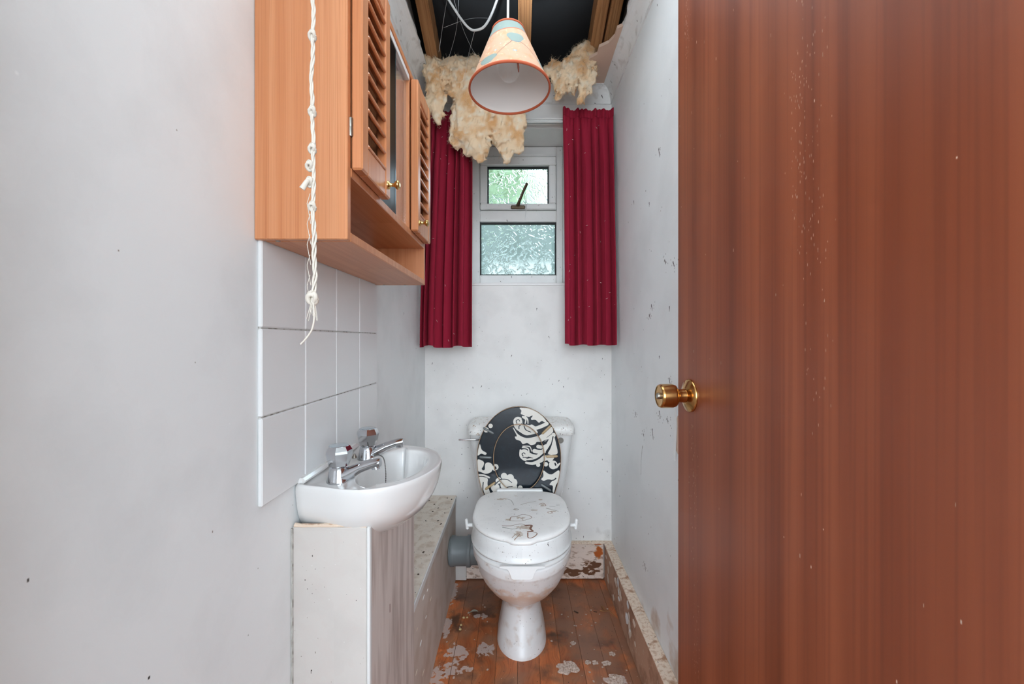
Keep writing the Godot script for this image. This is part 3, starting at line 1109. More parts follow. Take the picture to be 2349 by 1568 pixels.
# ---------------------------------------------------------------- wooden wall cabinet
func louvre_door(par: Node3D, d0: float, d1: float, knob_d: float, hinge_d: float, label: String) -> void:
	var dr := Node3D.new()
	dr.name = "door"
	par.add_child(dr, true)
	dr.set_meta("label", label)
	var xa := -0.2855
	var xb := -0.2655
	var y0 := 1.438
	var y1 := 1.845
	bpart("stile", dr, P(xa, y0, d0), P(xb, y1, d0 + 0.032), M.pine, 0.003)
	bpart("stile", dr, P(xa, y0, d1 - 0.032), P(xb, y1, d1), M.pine, 0.003)
	bpart("rail", dr, P(xa + 0.001, y0, d0 + 0.032), P(xb - 0.001, y0 + 0.05, d1 - 0.032), M.pine, 0.002)
	bpart("rail", dr, P(xa + 0.001, y1 - 0.042, d0 + 0.032), P(xb - 0.001, y1, d1 - 0.032), M.pine, 0.002)
	var n := 10
	var mb := MB.new()
	var l := (d1 - d0 - 0.064) / 2
	mb.box(Vector3(-0.0155, -0.0032, -l), Vector3(0.0155, 0.0032, l), 0.0022)
	var first: MeshInstance3D = null
	for i in n:
		var y := lerpf(y0 + 0.062, y1 - 0.05, i / float(n - 1))
		var t := Transform3D(Basis(Vector3(0, 0, 1), deg_to_rad(-50.0)), P((xa + xb) / 2, y, (d0 + d1) / 2) - par.position)
		if first == null:
			first = obj("slat", mb, M.pine, dr)
			first.transform = t
		else:
			copy_mesh("slat", first, dr, t)
	mb = MB.new()
	var tk := Transform3D(Basis(Vector3(0, -1, 0), Vector3(1, 0, 0), Vector3(0, 0, 1)), P(xb, 1.463, knob_d) - par.position)
	mb.lathe([Vector2(0.008, 0), Vector2(0.008, 0.0025), Vector2(0.004, 0.005), Vector2(0.0035, 0.013), Vector2(0.007, 0.016), Vector2(0.0095, 0.02), Vector2(0.0085, 0.0235), Vector2(0.004, 0.025)], 20, tk)
	obj("knob", mb, M.brass_pale, dr)
	for yh in [1.51, 1.77]:
		mb = MB.new()
		var o := P(xa - 0.001, yh, hinge_d) - par.position
		mb.lathe([Vector2(0.0045, -0.016), Vector2(0.005, -0.015), Vector2(0.005, -0.0008), Vector2(0.0044, 0), Vector2(0.005, 0.0008), Vector2(0.005, 0.015), Vector2(0.0045, 0.016)], 14, Transform3D(Basis(), o))
		obj("hinge", mb, M.steel, dr)

func cabinet() -> void:
	var c0 := 0.742
	var c1 := 1.369
	var cb := thing("wall_cabinet", P(WALL_L, 1.314, (c0 + c1) / 2), "orange pine bathroom cabinet with two louvred doors, on the wall above the basin", "cabinet")
	var xb := WALL_L + 0.0005
	var xf := -0.286
	bpart("side_panel", cb, P(xb, 1.3145, c0), P(xf, 1.868, c0 + 0.016), M.pine, 0.0015)
	bpart("side_panel", cb, P(xb, 1.3145, c1 - 0.016), P(xf, 1.868, c1), M.pine, 0.0015)
	bpart("bottom_board", cb, P(xb + 0.01, 1.314, c0 + 0.016), P(xf, 1.33, c1 - 0.016), M.pine, 0.0015)
	bpart("shelf", cb, P(xb, 1.425, c0 + 0.016), P(xf + 0.001, 1.441, c1 - 0.016), M.pine, 0.0015)
	bpart("top_board", cb, P(xb, 1.852, c0 + 0.016), P(xf, 1.868, c1 - 0.016), M.pine, 0.0015)
	bpart("back_panel", cb, P(xb, 1.441, c0 + 0.016), P(xb + 0.005, 1.852, c1 - 0.016), M.pine, 0.0)
	bpart("partition", cb, P(xb + 0.005, 1.441, 0.916), P(xf - 0.003, 1.852, 0.928), M.pine)
	bpart("partition", cb, P(xb + 0.005, 1.441, 1.178), P(xf - 0.003, 1.852, 1.19), M.pine)
	bpart("glass_track", cb, P(xf - 0.014, 1.838, 0.93), P(xf - 0.002, 1.852, 1.177), M.white, 0.0005)
	var g := bpart("sliding_glass", cb, P(xf - 0.008, 1.4415, 0.93), P(xf - 0.004, 1.838, 1.052), M.dark_glass, 0.0)
	tag(g, "dark sliding glass pane", "")
	bpart("glass_edge", cb, P(xf - 0.0082, 1.4415, 1.052), P(xf - 0.0038, 1.838, 1.0545), M.glass_edge, 0.0)
	bpart("sliding_glass", cb, P(xf - 0.0135, 1.4415, 1.04), P(xf - 0.0105, 1.838, 1.177), M.clear_glass, 0.0)
	louvre_door(cb, 0.757, 0.924, 0.905, 0.757, "louvred pine door nearest the doorway")
	louvre_door(cb, 1.181, 1.352, 1.2, 1.352, "louvred pine door nearest the window")
	for k in [[-0.41, 0.755], [-0.345, 0.755], [-0.41, 1.358], [-0.345, 1.358]]:
		var mb := MB.new()
		mb.lathe([Vector2(0.004, -0.0006), Vector2(0.004, 0.0008)], 12, Transform3D(Basis(), P(k[0], 1.3142, k[1]) - cb.position))
		obj("screw_cap", mb, M.steel, cb)

# ---------------------------------------------------------------- basin
func ray_outline(pts: Array, c: Vector2, a: float) -> Vector2:
	var dir := Vector2(cos(a), sin(a))
	var best := 0.0
	for i in pts.size():
		var q = Geometry2D.segment_intersects_segment(c, c + dir * 2.0, pts[i], pts[(i + 1) % pts.size()])
		if q != null:
			best = maxf(best, c.distance_to(q))
	return c + dir * best

func basin() -> void:
	var dc := 1.02
	var bs := thing("washbasin", P(WALL_L, 0.715, dc), "small white ceramic washbasin on the wall with two chrome taps", "washbasin")
	# plan: s away from the wall, t along it (positive towards the window)
	var ctl := [Vector2(0.0, -0.15), Vector2(0.06, -0.164), Vector2(0.12, -0.18), Vector2(0.17, -0.176), Vector2(0.215, -0.143), Vector2(0.25, -0.082), Vector2(0.266, 0.0), Vector2(0.252, 0.082), Vector2(0.215, 0.14), Vector2(0.16, 0.174), Vector2(0.1, 0.184), Vector2(0.05, 0.181), Vector2(0.0, 0.172)]
	var fine := catmull(ctl, 6)
	var c := Vector2(0.14, 0.0)
	var n := 96
	var outer := []
	var inner := []
	for i in n:
		var a := TAU * i / n
		outer.append(ray_outline(fine, c, a))
		var ri := Vector2(cos(a), sin(a))
		var rr := 1.0 / sqrt(pow(ri.x / 0.09, 2.2) + pow(absf(ri.y) / 0.152, 2.2)) if ri.x >= 0 else 1.0 / sqrt(pow(ri.x / 0.066, 2) + pow(ri.y / 0.152, 2))
		inner.append(Vector2(0.158, 0.0) + ri * rr)
	var at := func(q: Vector2, y: float) -> Vector3: return P(WALL_L + maxf(q.x, 0.0), y, dc + q.y) - bs.position
	var ic := Vector2(0.158, 0.0)
	var rings := []
	for k in [[0.12, 0.7435], [0.35, 0.745], [0.6, 0.754], [0.78, 0.772], [0.9, 0.798], [0.965, 0.826], [1.0, 0.847], [1.03, 0.8545], [1.07, 0.857]]:
		var r := PackedVector3Array()
		for i in n:
			var q: Vector2 = ic + (inner[i] - ic) * k[0]
			r.append(at.call(q, k[1]))
		rings.append(r)
	for k in [[0.3, 0.8575], [0.6, 0.858], [0.78, 0.858], [0.93, 0.859], [0.975, 0.8575], [0.995, 0.853], [1.0, 0.846]]:
		var r := PackedVector3Array()
		for i in n:
			var q: Vector2 = (ic + (inner[i] - ic) * 1.07).lerp(outer[i], k[0])
			var dip := 0.009 * smoothstep(0.12, 0.085, q.x) if k[0] < 0.8 else 0.0
			r.append(at.call(q, k[1] - dip))
		rings.append(r)
	for k in [[0.99, 0.985, 0.832], [0.975, 0.965, 0.815], [0.95, 0.93, 0.797], [0.91, 0.86, 0.778], [0.86, 0.74, 0.76], [0.8, 0.58, 0.742], [0.74, 0.4, 0.728], [0.69, 0.2, 0.718], [0.64, 0.06, 0.715]]:
		var r := PackedVector3Array()
		for i in n:
			var q: Vector2 = outer[i]
			q = Vector2(q.x * k[0], q.y * k[1])
			if k[2] < 0.75: q.x = lerpf(q.x, 0.165, (0.75 - k[2]) / 0.06)
			r.append(at.call(q, k[2]))
		rings.append(r)
	var mb := MB.new()
	mb.loft(rings, true, true, true)
	obj("bowl", mb, M.ceramic, bs)
	bpart("upstand", bs, P(WALL_L + 0.0008, 0.855, dc - 0.143), P(WALL_L + 0.02, 0.868, dc + 0.165), M.ceramic, 0.005)
	# waste hole
	mb = MB.new()
	mb.lathe([Vector2(0.019, 0.0), Vector2(0.019, 0.0015), Vector2(0.015, 0.0022), Vector2(0.012, 0.0012)], 20, Transform3D(Basis(), at.call(ic, 0.7432)))
	obj("waste", mb, M.chrome, bs)
	var chain_from := Vector3.ZERO
	for k in [[0.922, 0.0], [1.1, 0.12]]:
		var tp := Node3D.new()
		tp.name = "tap"
		bs.add_child(tp, true)
		tp.position = P(-0.373, 0.848, k[0]) - bs.position
		tp.rotation.y = k[1]
		mb = MB.new()
		mb.lathe([Vector2(0.0245, 0), Vector2(0.0245, 0.004), Vector2(0.0215, 0.012), Vector2(0.02, 0.022), Vector2(0.0185, 0.03), Vector2(0.013, 0.034)], 28)
		obj("body", mb, M.chrome, tp)
		mb = MB.new()
		# faceted head: a prism whose corners are rounded above and below
		mb.lathe([Vector2(0.014, 0.032), Vector2(0.0205, 0.035), Vector2(0.024, 0.046), Vector2(0.0275, 0.062), Vector2(0.0265, 0.067), Vector2(0.0215, 0.0755), Vector2(0.0185, 0.0762)], 7, Transform3D(Basis(Vector3.UP, 0.35), Vector3.ZERO), true)
		obj("handle", mb, M.chrome, tp)
		mb = MB.new()
		mb.lathe([Vector2(0.02, 0.0752), Vector2(0.0185, 0.0772), Vector2(0.006, 0.0777)], 24)
		obj("handle_cap", mb, mat(c8(196, 206, 212), 0.2, 0.7), tp)
		mb = MB.new()
		mb.tube([Vector3(0.006, 0.012, 0), Vector3(0.022, 0.019, 0), Vector3(0.045, 0.03, 0), Vector3(0.066, 0.037, 0), Vector3(0.08, 0.04, 0), Vector3(0.087, 0.0405, 0)], [0.0185, 0.0165, 0.0135, 0.0122, 0.012, 0.0108], 14, 0.78)
		mb.tube([Vector3(0.077, 0.038, 0), Vector3(0.0775, 0.027, 0)], [0.0088, 0.0085], 14)
		obj("spout", mb, M.chrome, tp)
	# plug chain of small beads
	var cp := catmull([P(-0.35, 0.861, 1.08), P(-0.332, 0.868, 1.06), P(-0.316, 0.862, 1.045), P(-0.31, 0.83, 1.04), P(-0.309, 0.79, 1.035), P(-0.302, 0.76, 1.03), P(-0.293, 0.75, 1.024)], 10)
	var ch := MB.new()
	var bead := 0.0
	for i in cp.size() - 1:
		var a: Vector3 = cp[i]
		var b: Vector3 = cp[i + 1]
		ch.tube([a - bs.position, b - bs.position], [0.0007], 5)
		ch.lathe([Vector2(0.0005, -0.0014), Vector2(0.0014, -0.0006), Vector2(0.0014, 0.0006), Vector2(0.0005, 0.0014)], 6, Transform3D(Basis(), a - bs.position))
	obj("plug_chain", ch, mat(c8(110, 108, 104), 0.35, 0.9), bs)
	mb = MB.new()
	mb.lathe([Vector2(0.006, 0), Vector2(0.006, 0.004), Vector2(0.003, 0.007), Vector2(0.003, 0.01)], 12, Transform3D(Basis(), P(-0.395, 0.858, 1.07) - bs.position))
	obj("chain_stay", mb, M.steel, bs)

# ---------------------------------------------------------------- boxing below the basin and along the wall
func boxing() -> void:
	var bx := thing("pedestal_boxing", P(-0.36, 0, 1.05), "grubby white boxed pedestal of boards under the washbasin", "boxing")
	var f0 := 0.865
	var f1 := 1.239
	bpart("front_panel", bx, P(WALL_L + 0.001, 0.001, f0), P(-0.296, 0.776, f0 + 0.012), M.board, 0.0015)
	bpart("side_panel", bx, P(-0.301, 0.001, f0 + 0.0125), P(-0.2895, 0.776, f1), M.board_streak, 0.0015)
	bpart("corner_bead", bx, P(-0.2955, 0.001, f0 - 0.001), P(-0.2885, 0.777, f0 + 0.0125), M.white, 0.002)
	var mb := MB.new()
	rng.seed = 14
	var pts := []
	for i in 15:
		pts.append(P(lerpf(WALL_L + 0.004, -0.297, i / 14.0), 0.777 + rng.randf_range(-0.001, 0.002), f0 + 0.007) - bx.position)
	mb.tube(pts, [0.006, 0.005, 0.0062, 0.005, 0.0058, 0.0048, 0.006], 8, 0.7)
	tag(obj("sealant_bead", mb, M.skirt_top, bx), "old brown-stained bead of filler", "")
	mb = MB.new()
	mb.tube([P(WALL_L + 0.002, 0.002, f0 - 0.001) - bx.position, P(WALL_L + 0.002, 0.4, f0 - 0.001) - bx.position, P(WALL_L + 0.002, 0.775, f0 - 0.001) - bx.position], [0.0025], 6)
	obj("sealant_bead", mb, M.grout, bx)
	var pb := thing("pipe_boxing", P(-0.37, 0, 1.7), "low dirty pipe boxing along the wall between basin and toilet", "boxing")
	bpart("side_board", pb, P(-0.304, 0.001, 1.241), P(-0.292, 0.385, 2.0955), M.board_side, 0.001)
	bpart("top_board", pb, P(WALL_L + 0.001, 0.385, 1.24), P(-0.292, 0.396, BACK - 0.001), M.board_top, 0.0015)
	bpart("edge_strip", pb, P(-0.2935, 0.376, 1.24), P(-0.2895, 0.3975, 2.095), M.white, 0.001)
	# flaking paint on the board's near end
	rng.seed = 15
	for i in 9:
		mb = MB.new()
		var o := P(-0.2918, rng.randf_range(0.05, 0.34), rng.randf_range(1.25, 1.5)) - pb.position
		var l := rng.randf_range(0.008, 0.022)
		var w := rng.randf_range(0.0016, 0.0036)
		mb.prism(PackedVector2Array([Vector2(-w, 0), Vector2(w, l * 0.2), Vector2(w * 0.7, l * 0.8), Vector2(0, l), Vector2(-w, l * 0.6)]), o, Vector3(0.35, 0, -1).normalized(), Vector3(0.2, 1, 0).normalized(), Vector3(0.0008, 0, 0))
		obj("paint_flake", mb, M.white if i % 2 else M.plaster, pb)
	# soil pipe connector
	var sp := thing("soil_pipe", P(-0.29, 0.235, 1.9), "grey plastic soil pipe connector between the boxing and the toilet", "pipe")
	var t := Transform3D(Basis(Vector3(0, 1, 0), Vector3(1, 0, 0), Vector3(0, 0, -1)), Vector3(0.001, 0, 0))
	mb = MB.new()
	mb.lathe([Vector2(0.056, 0), Vector2(0.056, 0.19)], 32, t)
	obj("pipe", mb, M.pipe, sp)
	mb = MB.new()
	mb.lathe([Vector2(0.058, 0.004), Vector2(0.0625, 0.006), Vector2(0.0625, 0.02), Vector2(0.0595, 0.024), Vector2(0.0595, 0.072), Vector2(0.0645, 0.076), Vector2(0.0645, 0.09), Vector2(0.058, 0.093)], 32, t)
	obj("collar", mb, M.pipe, sp)

# ---------------------------------------------------------------- toilet
func egg(n: int, cx: float, hw: float, zf: float, zb: float, zc: float, y: float, back_pow := 2.0, off := Vector3.ZERO) -> PackedVector3Array:
	# zf, zb, zc: distances of the front, the back and the widest place
	var r := PackedVector3Array()
	for i in n:
		var a := TAU * i / n
		var c := cos(a)
		var s := sin(a)
		var e := 2.0 / (back_pow if s > 0 else 2.0)
		var x := signf(c) * pow(absf(c), e) * hw
		var d := zc + (signf(s) * pow(absf(s), e)) * ((zb - zc) if s > 0 else (zc - zf))
		r.append(P(cx + x, y, d) - off)
	return r

func seat_picture() -> Image:
	var s := 0.4
	var nv := c8(17, 26, 36)
	var wt := c8(222, 217, 208)
	var im := img(600, 704, nv)
	im = tint(im, noise_bytes(600, 704, 0.02, 91, 4), 130, 230, c8(24, 40, 48), 0.8)
	var v := func(a: Array) -> Array:
		var o := []
		for i in range(0, a.size(), 2): o.append(Vector2(a[i], a[i + 1]))
		return o
	var blobs := [
		[755, 90, 960, 120, 1110, 220, 1190, 320, 1150, 325, 1110, 305, 1060, 332, 1010, 290, 950, 282, 938, 225, 900, 240, 840, 225, 800, 205, 765, 190, 775, 140],
		[650, 375, 780, 372, 870, 365, 960, 400, 1040, 480, 1000, 520, 850, 545, 720, 480],
		[635, 430, 660, 440, 720, 530, 850, 590, 1000, 570, 1100, 520, 1250, 400, 1290, 480, 1180, 575, 1100, 650, 1030, 655, 1000, 690, 930, 705, 870, 670, 800, 690, 758, 640, 690, 615, 668, 570, 700, 555],
		[1300, 555, 1345, 700, 1355, 835, 1205, 830, 1250, 720],
		[1130, 1100, 1200, 1145, 1270, 1160, 1385, 1100, 1385, 1250, 1335, 1330, 1300, 1450, 1280, 1430, 1282, 1345, 1230, 1322, 1270, 1262, 1210, 1240, 1140, 1262, 1095, 1240, 1130, 1190],
		[95, 680, 130, 770, 205, 820, 185, 850, 120, 830, 60, 855],
		[60, 935, 120, 935, 165, 970, 155, 1030, 130, 1070, 150, 1095, 180, 1080, 185, 1000, 230, 970, 285, 990, 312, 1040, 285, 1120, 200, 1152, 110, 1122, 65, 1095],
		[75, 1208, 220, 1222, 226, 1330, 285, 1500, 330, 1700, 190, 1700, 110, 1350],
	]
	for b in blobs: poly(im, catmull(v.call(b), 5, true), wt, s)
	for d in [[720, 318, 80], [820, 850, 78], [1290, 1010, 70], [270, 385, 36], [200, 450, 42], [350, 1060, 50], [490, 1205, 52], [590, 1235, 62], [640, 1310, 68], [635, 1390, 72], [525, 1325, 92], [350, 1370, 70], [400, 1265, 46], [755, 1395, 40], [340, 1470, 46], [430, 1470, 46], [520, 1462, 46], [600, 1476, 42], [950, 270, 20], [1050, 1025, 34], [1170, 1000, 36], [1240, 920, 46], [480, 1560, 60], [900, 1620, 80], [1100, 1560, 50]]:
		disc(im, d[0] * s, d[1] * s, d[2] * s, wt)
	for k in [[[800, 240, 845, 280, 835, 345], 18, 8], [[835, 235, 875, 280, 882, 345], 14, 8], [[760, 790, 765, 890, 850, 945, 980, 915, 1080, 850, 1160, 760, 1230, 650, 1300, 530], 16, 34], [[900, 860, 960, 880, 1060, 880], 34, 18], [[990, 800, 1060, 815, 1150, 800], 34, 22], [[1050, 730, 1110, 735, 1170, 700], 30, 20], [[1155, 610, 1200, 590, 1260, 540], 24, 14], [[790, 745, 880, 760, 900, 830], 10, 10], [[800, 725, 910, 730, 942, 805], 10, 7], [[850, 990, 960, 1002, 1080, 960, 1170, 900, 1260, 890], 16, 46], [[940, 390, 1000, 420, 1080, 400, 1190, 350], 28, 30], [[1340, 1040, 1400, 985], 26, 10], [[80, 1172, 170, 1178, 250, 1212], 14, 14]]:
		stroke(im, v.call(k[0]), k[1], k[2], wt, s)
	for k in [[[700, 345, 690, 300, 730, 285, 745, 310], 7], [[780, 270, 795, 320, 770, 360], 6], [[735, 440, 735, 400, 760, 385], 8], [[820, 400, 850, 460, 930, 495], 8], [[700, 470, 850, 555, 1010, 535, 1100, 490], 8], [[860, 960, 980, 945, 1100, 890, 1140, 860], 9], [[1290, 560, 1250, 720, 1190, 830], 9], [[1100, 650, 1160, 620, 1210, 605], 7], [[800, 880, 785, 850, 815, 830, 835, 850], 8], [[800, 905, 900, 910, 960, 915], 6], [[340, 1330, 420, 1262, 540, 1262, 615, 1310], 8], [[500, 1405, 560, 1380, 625, 1372], 8], [[1330, 1010, 1320, 985], 14], [[350, 1080, 345, 1060], 17], [[155, 1290, 150, 1400, 185, 1500], 8], [[950, 225, 930, 250], 8], [[1330, 1225, 1300, 1250, 1250, 1260], 10]]:
		stroke(im, v.call(k[0]), k[1], k[1] * 0.7, nv, s)
	return im

func toilet() -> void:
	var cx := 0.018
	var tl := thing("toilet", P(cx, 0, 1.8), "white close-coupled toilet with a damask-patterned seat propped up", "toilet")
	var off := tl.position
	# pan: pedestal, neck and bowl in one ceramic body
	var n := 56
	var rings := []
	for k in [
		[0.0, 0.094, 1.568, 1.985, 1.70, 2.6], [0.012, 0.0935, 1.569, 1.985, 1.70, 2.6], [0.035, 0.088, 1.583, 1.98, 1.71, 2.6], [0.08, 0.0775, 1.615, 1.975, 1.73, 2.6], [0.125, 0.070, 1.636, 1.97, 1.74, 2.6],
		[0.16, 0.0715, 1.622, 1.965, 1.73, 2.6], [0.19, 0.081, 1.58, 1.96, 1.71, 2.6], [0.22, 0.103, 1.532, 1.955, 1.69, 2.6], [0.25, 0.126, 1.487, 1.95, 1.67, 2.6], [0.29, 0.147, 1.442, 1.945, 1.65, 2.8], [0.33, 0.16, 1.41, 1.945, 1.63, 3.0], [0.37, 0.168, 1.388, 1.95, 1.62, 3.2], [0.384, 0.172, 1.379, 1.95, 1.61, 3.4], [0.393, 0.1765, 1.372, 1.95, 1.61, 3.4], [0.416, 0.178, 1.37, 1.95, 1.61, 3.4], [0.4215, 0.1755, 1.373, 1.945, 1.61, 3.4], [0.4235, 0.166, 1.384, 1.945, 1.61, 3.4]]:
		rings.append(egg(n, cx, k[1], k[2], k[3], k[4], k[0], k[5], off))
	var mb := MB.new()
	mb.loft(rings, true, true, true)
	var ds := mat(c8(236, 232, 228), 0.38)
	ds.clearcoat_enabled = true
	ds.clearcoat = 0.25
	ds.clearcoat_roughness = 0.2
	var pd := paint(512, 512, 95, c8(240, 238, 236), 220, 10, 0.4)
	pd = tint(pd, noise_bytes(512, 512, 0.02, 96, 5), 150, 255, c8(206, 184, 168), 0.6)
	# tan stain of the bowl's underside and neck, with the ragged edge it has in the photograph
	pd = tint(pd, noise_bytes(512, 512, 0.02, 97, 5), -70, 60, c8(222, 190, 166), 0.85, [[256, 262, 320, 100]])
	ds.albedo_color = Color.WHITE
	ds.albedo_texture = tex(pd)
	ds.uv1_scale = Vector3(2.0, 2.0, 1)
	ds.uv1_offset = Vector3(0.5, 1.0, 0)
	obj("pan", mb, ds, tl, "xy")
	bpart("back_shelf", tl, P(cx - 0.1, 0.3, 1.93), P(cx + 0.1, 0.425, BACK - 0.03), M.ceramic, 0.02)
	# cistern
	var cs := Node3D.new()
	cs.name = "cistern"
	tl.add_child(cs)
	rings = []
	for k in [[0.427, 0.17, 1.955, 2.115], [0.44, 0.183, 1.945, 2.117], [0.47, 0.19, 1.94, 2.117], [0.55, 0.203, 1.93, 2.117], [0.65, 0.218, 1.92, 2.118], [0.738, 0.228, 1.913, 2.118]]:
		rings.append(round_rect(cx, k[1], k[2], k[3], k[0], 0.035, off))
	mb = MB.new()
	mb.loft(rings, true, true, true)
	obj("tank", mb, M.ceramic, cs)
	rings = []
	for k in [[0.732, 0.231, 1.906, 2.119, 0.035], [0.733, 0.236, 1.9, 2.12, 0.035], [0.755, 0.236, 1.9, 2.12, 0.035], [0.768, 0.232, 1.906, 2.12, 0.035], [0.776, 0.22, 1.92, 2.115, 0.03], [0.779, 0.2, 1.94, 2.1, 0.03]]:
		rings.append(round_rect(cx, k[1], k[2], k[3], k[0], k[4], off))
	mb = MB.new()
	mb.loft(rings, true, true, true)
	var ld := paint(512, 256, 98, c8(238, 236, 232), 420, 70, 0.0)
	ld = tint(ld, noise_bytes(512, 256, 0.04, 99, 4), 182, 215, c8(150, 116, 84), 0.8)
	var lm := tmat(ld, 0.3, Vector2(2.0, 4.0))
	tag(obj("cistern_lid", mb, lm, cs), "white cistern lid littered with dark debris", "")
	mb = MB.new()
	mb.tube([P(cx - 0.17, 0.716, 1.905) - off, P(cx - 0.185, 0.716, 1.893) - off, P(cx - 0.215, 0.716, 1.889) - off, P(cx - 0.268, 0.7165, 1.888) - off], [0.004, 0.0042, 0.0045, 0.005], 8, 0.8)
	mb.lathe([Vector2(0.011, 0), Vector2(0.011, 0.006), Vector2(0.007, 0.01)], 16, Transform3D(Basis(Vector3(1, 0, 0), Vector3(0, 0, 1), Vector3(0, -1, 0)), P(cx - 0.172, 0.716, 1.916) - off))
	obj("flush_lever", mb, M.chrome, cs)
	mb = MB.new()
	mb.lathe([Vector2(0.0125, 0), Vector2(0.0125, 0.003), Vector2(0.011, 0.004)], 18, Transform3D(Basis(Vector3(1, 0, 0), Vector3(0, 0, 1), Vector3(0, -1, 0)), P(cx + 0.172, 0.708, 1.9155) - off))
	obj("blanking_cap", mb, mat(c8(128, 124, 116), 0.5), cs)
	# the patterned seat and its lid, raised against the cistern
	var damask := tmat(seat_picture(), 0.3, Vector2(2.589, 2.202), Vector2(0.489, 0.994))
	damask.metallic_specular = 0.3
	damask.clearcoat_enabled = true
	damask.clearcoat = 0.4
	damask.clearcoat_roughness = 0.12
	var rim := mat(c8(170, 138, 108), 0.3)
	var lean := atan2(0.028, 0.432)
	var pose := Transform3D(Basis(Vector3(1, 0, 0), -lean), P(0.008, 0.43, 1.862) - off)
	var outline := func(grow: float) -> PackedVector2Array:
		var o := PackedVector2Array()
		for i in 72:
			var a := TAU * i / 72
			var x := cos(a) * (0.176 + grow)
			var y := 0.219 + sin(a) * ((0.213 + grow) if sin(a) > 0 else (0.272 + grow))
			o.append(Vector2(x, maxf(y, -grow)))
		return o
	var solid := func(nm: String, m: Material, par: Node, z0: float, z1: float, hole: float) -> MeshInstance3D:
		var o1: PackedVector2Array = outline.call(0.0)
		var o0: PackedVector2Array = outline.call(-0.003)
		var b := MB.new()
		var rs := []
		var ring := func(q: PackedVector2Array, z: float) -> PackedVector3Array:
			var r := PackedVector3Array()
			for e in q: r.append(Vector3(e.x, e.y, z))
			return r
		var hl := func(g: float, z: float) -> PackedVector3Array:
			var r := PackedVector3Array()
			for i in 72:
				var a := TAU * i / 72
				r.append(Vector3(cos(a) * (0.107 + g), 0.219 + sin(a) * (0.14 + g), z))
			return r
		if hole > 0.0:
			rs = [ring.call(o0, z0), ring.call(o1, z0 + 0.003), ring.call(o1, z1 - 0.003), ring.call(o0, z1), hl.call(0.003, z1), hl.call(0.0, z1 - 0.003), hl.call(0.0, z0 + 0.003), hl.call(0.003, z0)]
			for e in 8:
				var first := b.idx.size()
				b.loft([rs[e], rs[(e + 1) % 8]])
				# each band faces away from the middle of the ring's thickness
				var mid := Vector3.ZERO
				for q in 4: mid += rs[q * 2][0]
				mid /= 4.0
				var p0: Vector3 = rs[e][0]
				var nn := (b.v[b.idx[first + 2]] - b.v[b.idx[first]]).cross(b.v[b.idx[first + 1]] - b.v[b.idx[first]])
				if nn.dot(p0 - mid) < 0.0:
					for q in range(first, b.idx.size(), 3):
						var sw := b.idx[q + 1]
						b.idx[q + 1] = b.idx[q + 2]
						b.idx[q + 2] = sw
		else:
			rs = [ring.call(o0, z0), ring.call(o1, z0 + 0.003), ring.call(o1, z1 - 0.003), ring.call(o0, z1)]
			b.loft(rs, true, true, true)
		var o := obj(nm, b, m, par, "xy")
		o.transform = pose
		return o
	var sl := Node3D.new()
	sl.name = "seat_lid"
	tl.add_child(sl)
	solid.call("lid_panel", damask, sl, 0.0, 0.014, 0.0)
	var sr := Node3D.new()
	sr.name = "seat_ring"
	tl.add_child(sr)
	solid.call("ring_panel", damask, sr, 0.0165, 0.0325, 1.0)
	# pale bonded edges of the clear resin
	for k in [[0.176, 0.213, 0.272, 0.0012, 0.0325], [0.1065, 0.1395, 0.1395, 0.0017, 0.0325]]:
		var loop := []
		for i in 73:
			var a := TAU * i / 72
			var y: float = 0.219 + sin(a) * (k[1] if sin(a) > 0 else k[2])
			if y < 0.0: continue
			loop.append(pose * Vector3(cos(a) * k[0], y, k[4] - 0.0006))
		var first_gap := 0
		if k[2] > 0.2:
			# the outer loop is open at the hinge: start it after the gap
			var best := 0.0
			for i in loop.size() - 1:
				var g: float = loop[i].distance_to(loop[i + 1])
				if g > best:
					best = g
					first_gap = i + 1
			loop = loop.slice(first_gap) + loop.slice(0, first_gap)
		mb = MB.new()
		mb.tube(loop, [k[3]], 6)
		obj("resin_edge", mb, rim, sr)
	for a in [[-0.128, 0.332, -0.5], [0.115, 0.336, 0.75], [-0.14, 0.222, -0.05], [0.137, 0.226, 0.02], [-0.12, 0.105, 0.62], [0.113, 0.098, -0.6]]:
		mb = MB.new()
		var b := Transform3D(Basis(Vector3(0, 0, 1), a[2]), Vector3(a[0], a[1], 0.0325))
		mb.tube([pose * (b * Vector3(-0.024, 0, 0.001)), pose * (b * Vector3(-0.02, 0, 0.004)), pose * (b * Vector3(0.02, 0, 0.004)), pose * (b * Vector3(0.024, 0, 0.001))], [0.003, 0.0052, 0.0052, 0.003], 8)
		obj("bumper", mb, mat(c8(176, 150, 112), 0.25) if a[1] > 0.2 and a[0] > 0 or a[1] < 0.11 and a[0] < 0 else mat(c8(112, 116, 116), 0.2), sr)
	for x in [-0.07, 0.07]:
		mb = MB.new()
		mb.lathe([Vector2(0.014, 0), Vector2(0.014, 0.012), Vector2(0.01, 0.024), Vector2(0.006, 0.028)], 16, Transform3D(Basis(), P(cx + x, 0.411, 1.868) - off))
		obj("hinge", mb, M.chrome, tl)

func round_rect(cx: float, hw: float, df: float, db: float, y: float, r: float, off: Vector3) -> PackedVector3Array:
	var o := PackedVector3Array()
	var c := Vector2(cx, (df + db) / 2)
	var h := Vector2(hw, (db - df) / 2)
	r = minf(r, h.y * 0.9)
	for q in 4:
		var s: Vector2 = [Vector2(1, 1), Vector2(-1, 1), Vector2(-1, -1), Vector2(1, -1)][q]
		for i in 7:
			var a := PI / 2 * (q + i / 6.0)
			var e := c + Vector2(s.x * (h.x - r), s.y * (h.y - r)) + Vector2(cos(a), sin(a)) * r
			o.append(P(e.x, y, e.y) - off)
	return o

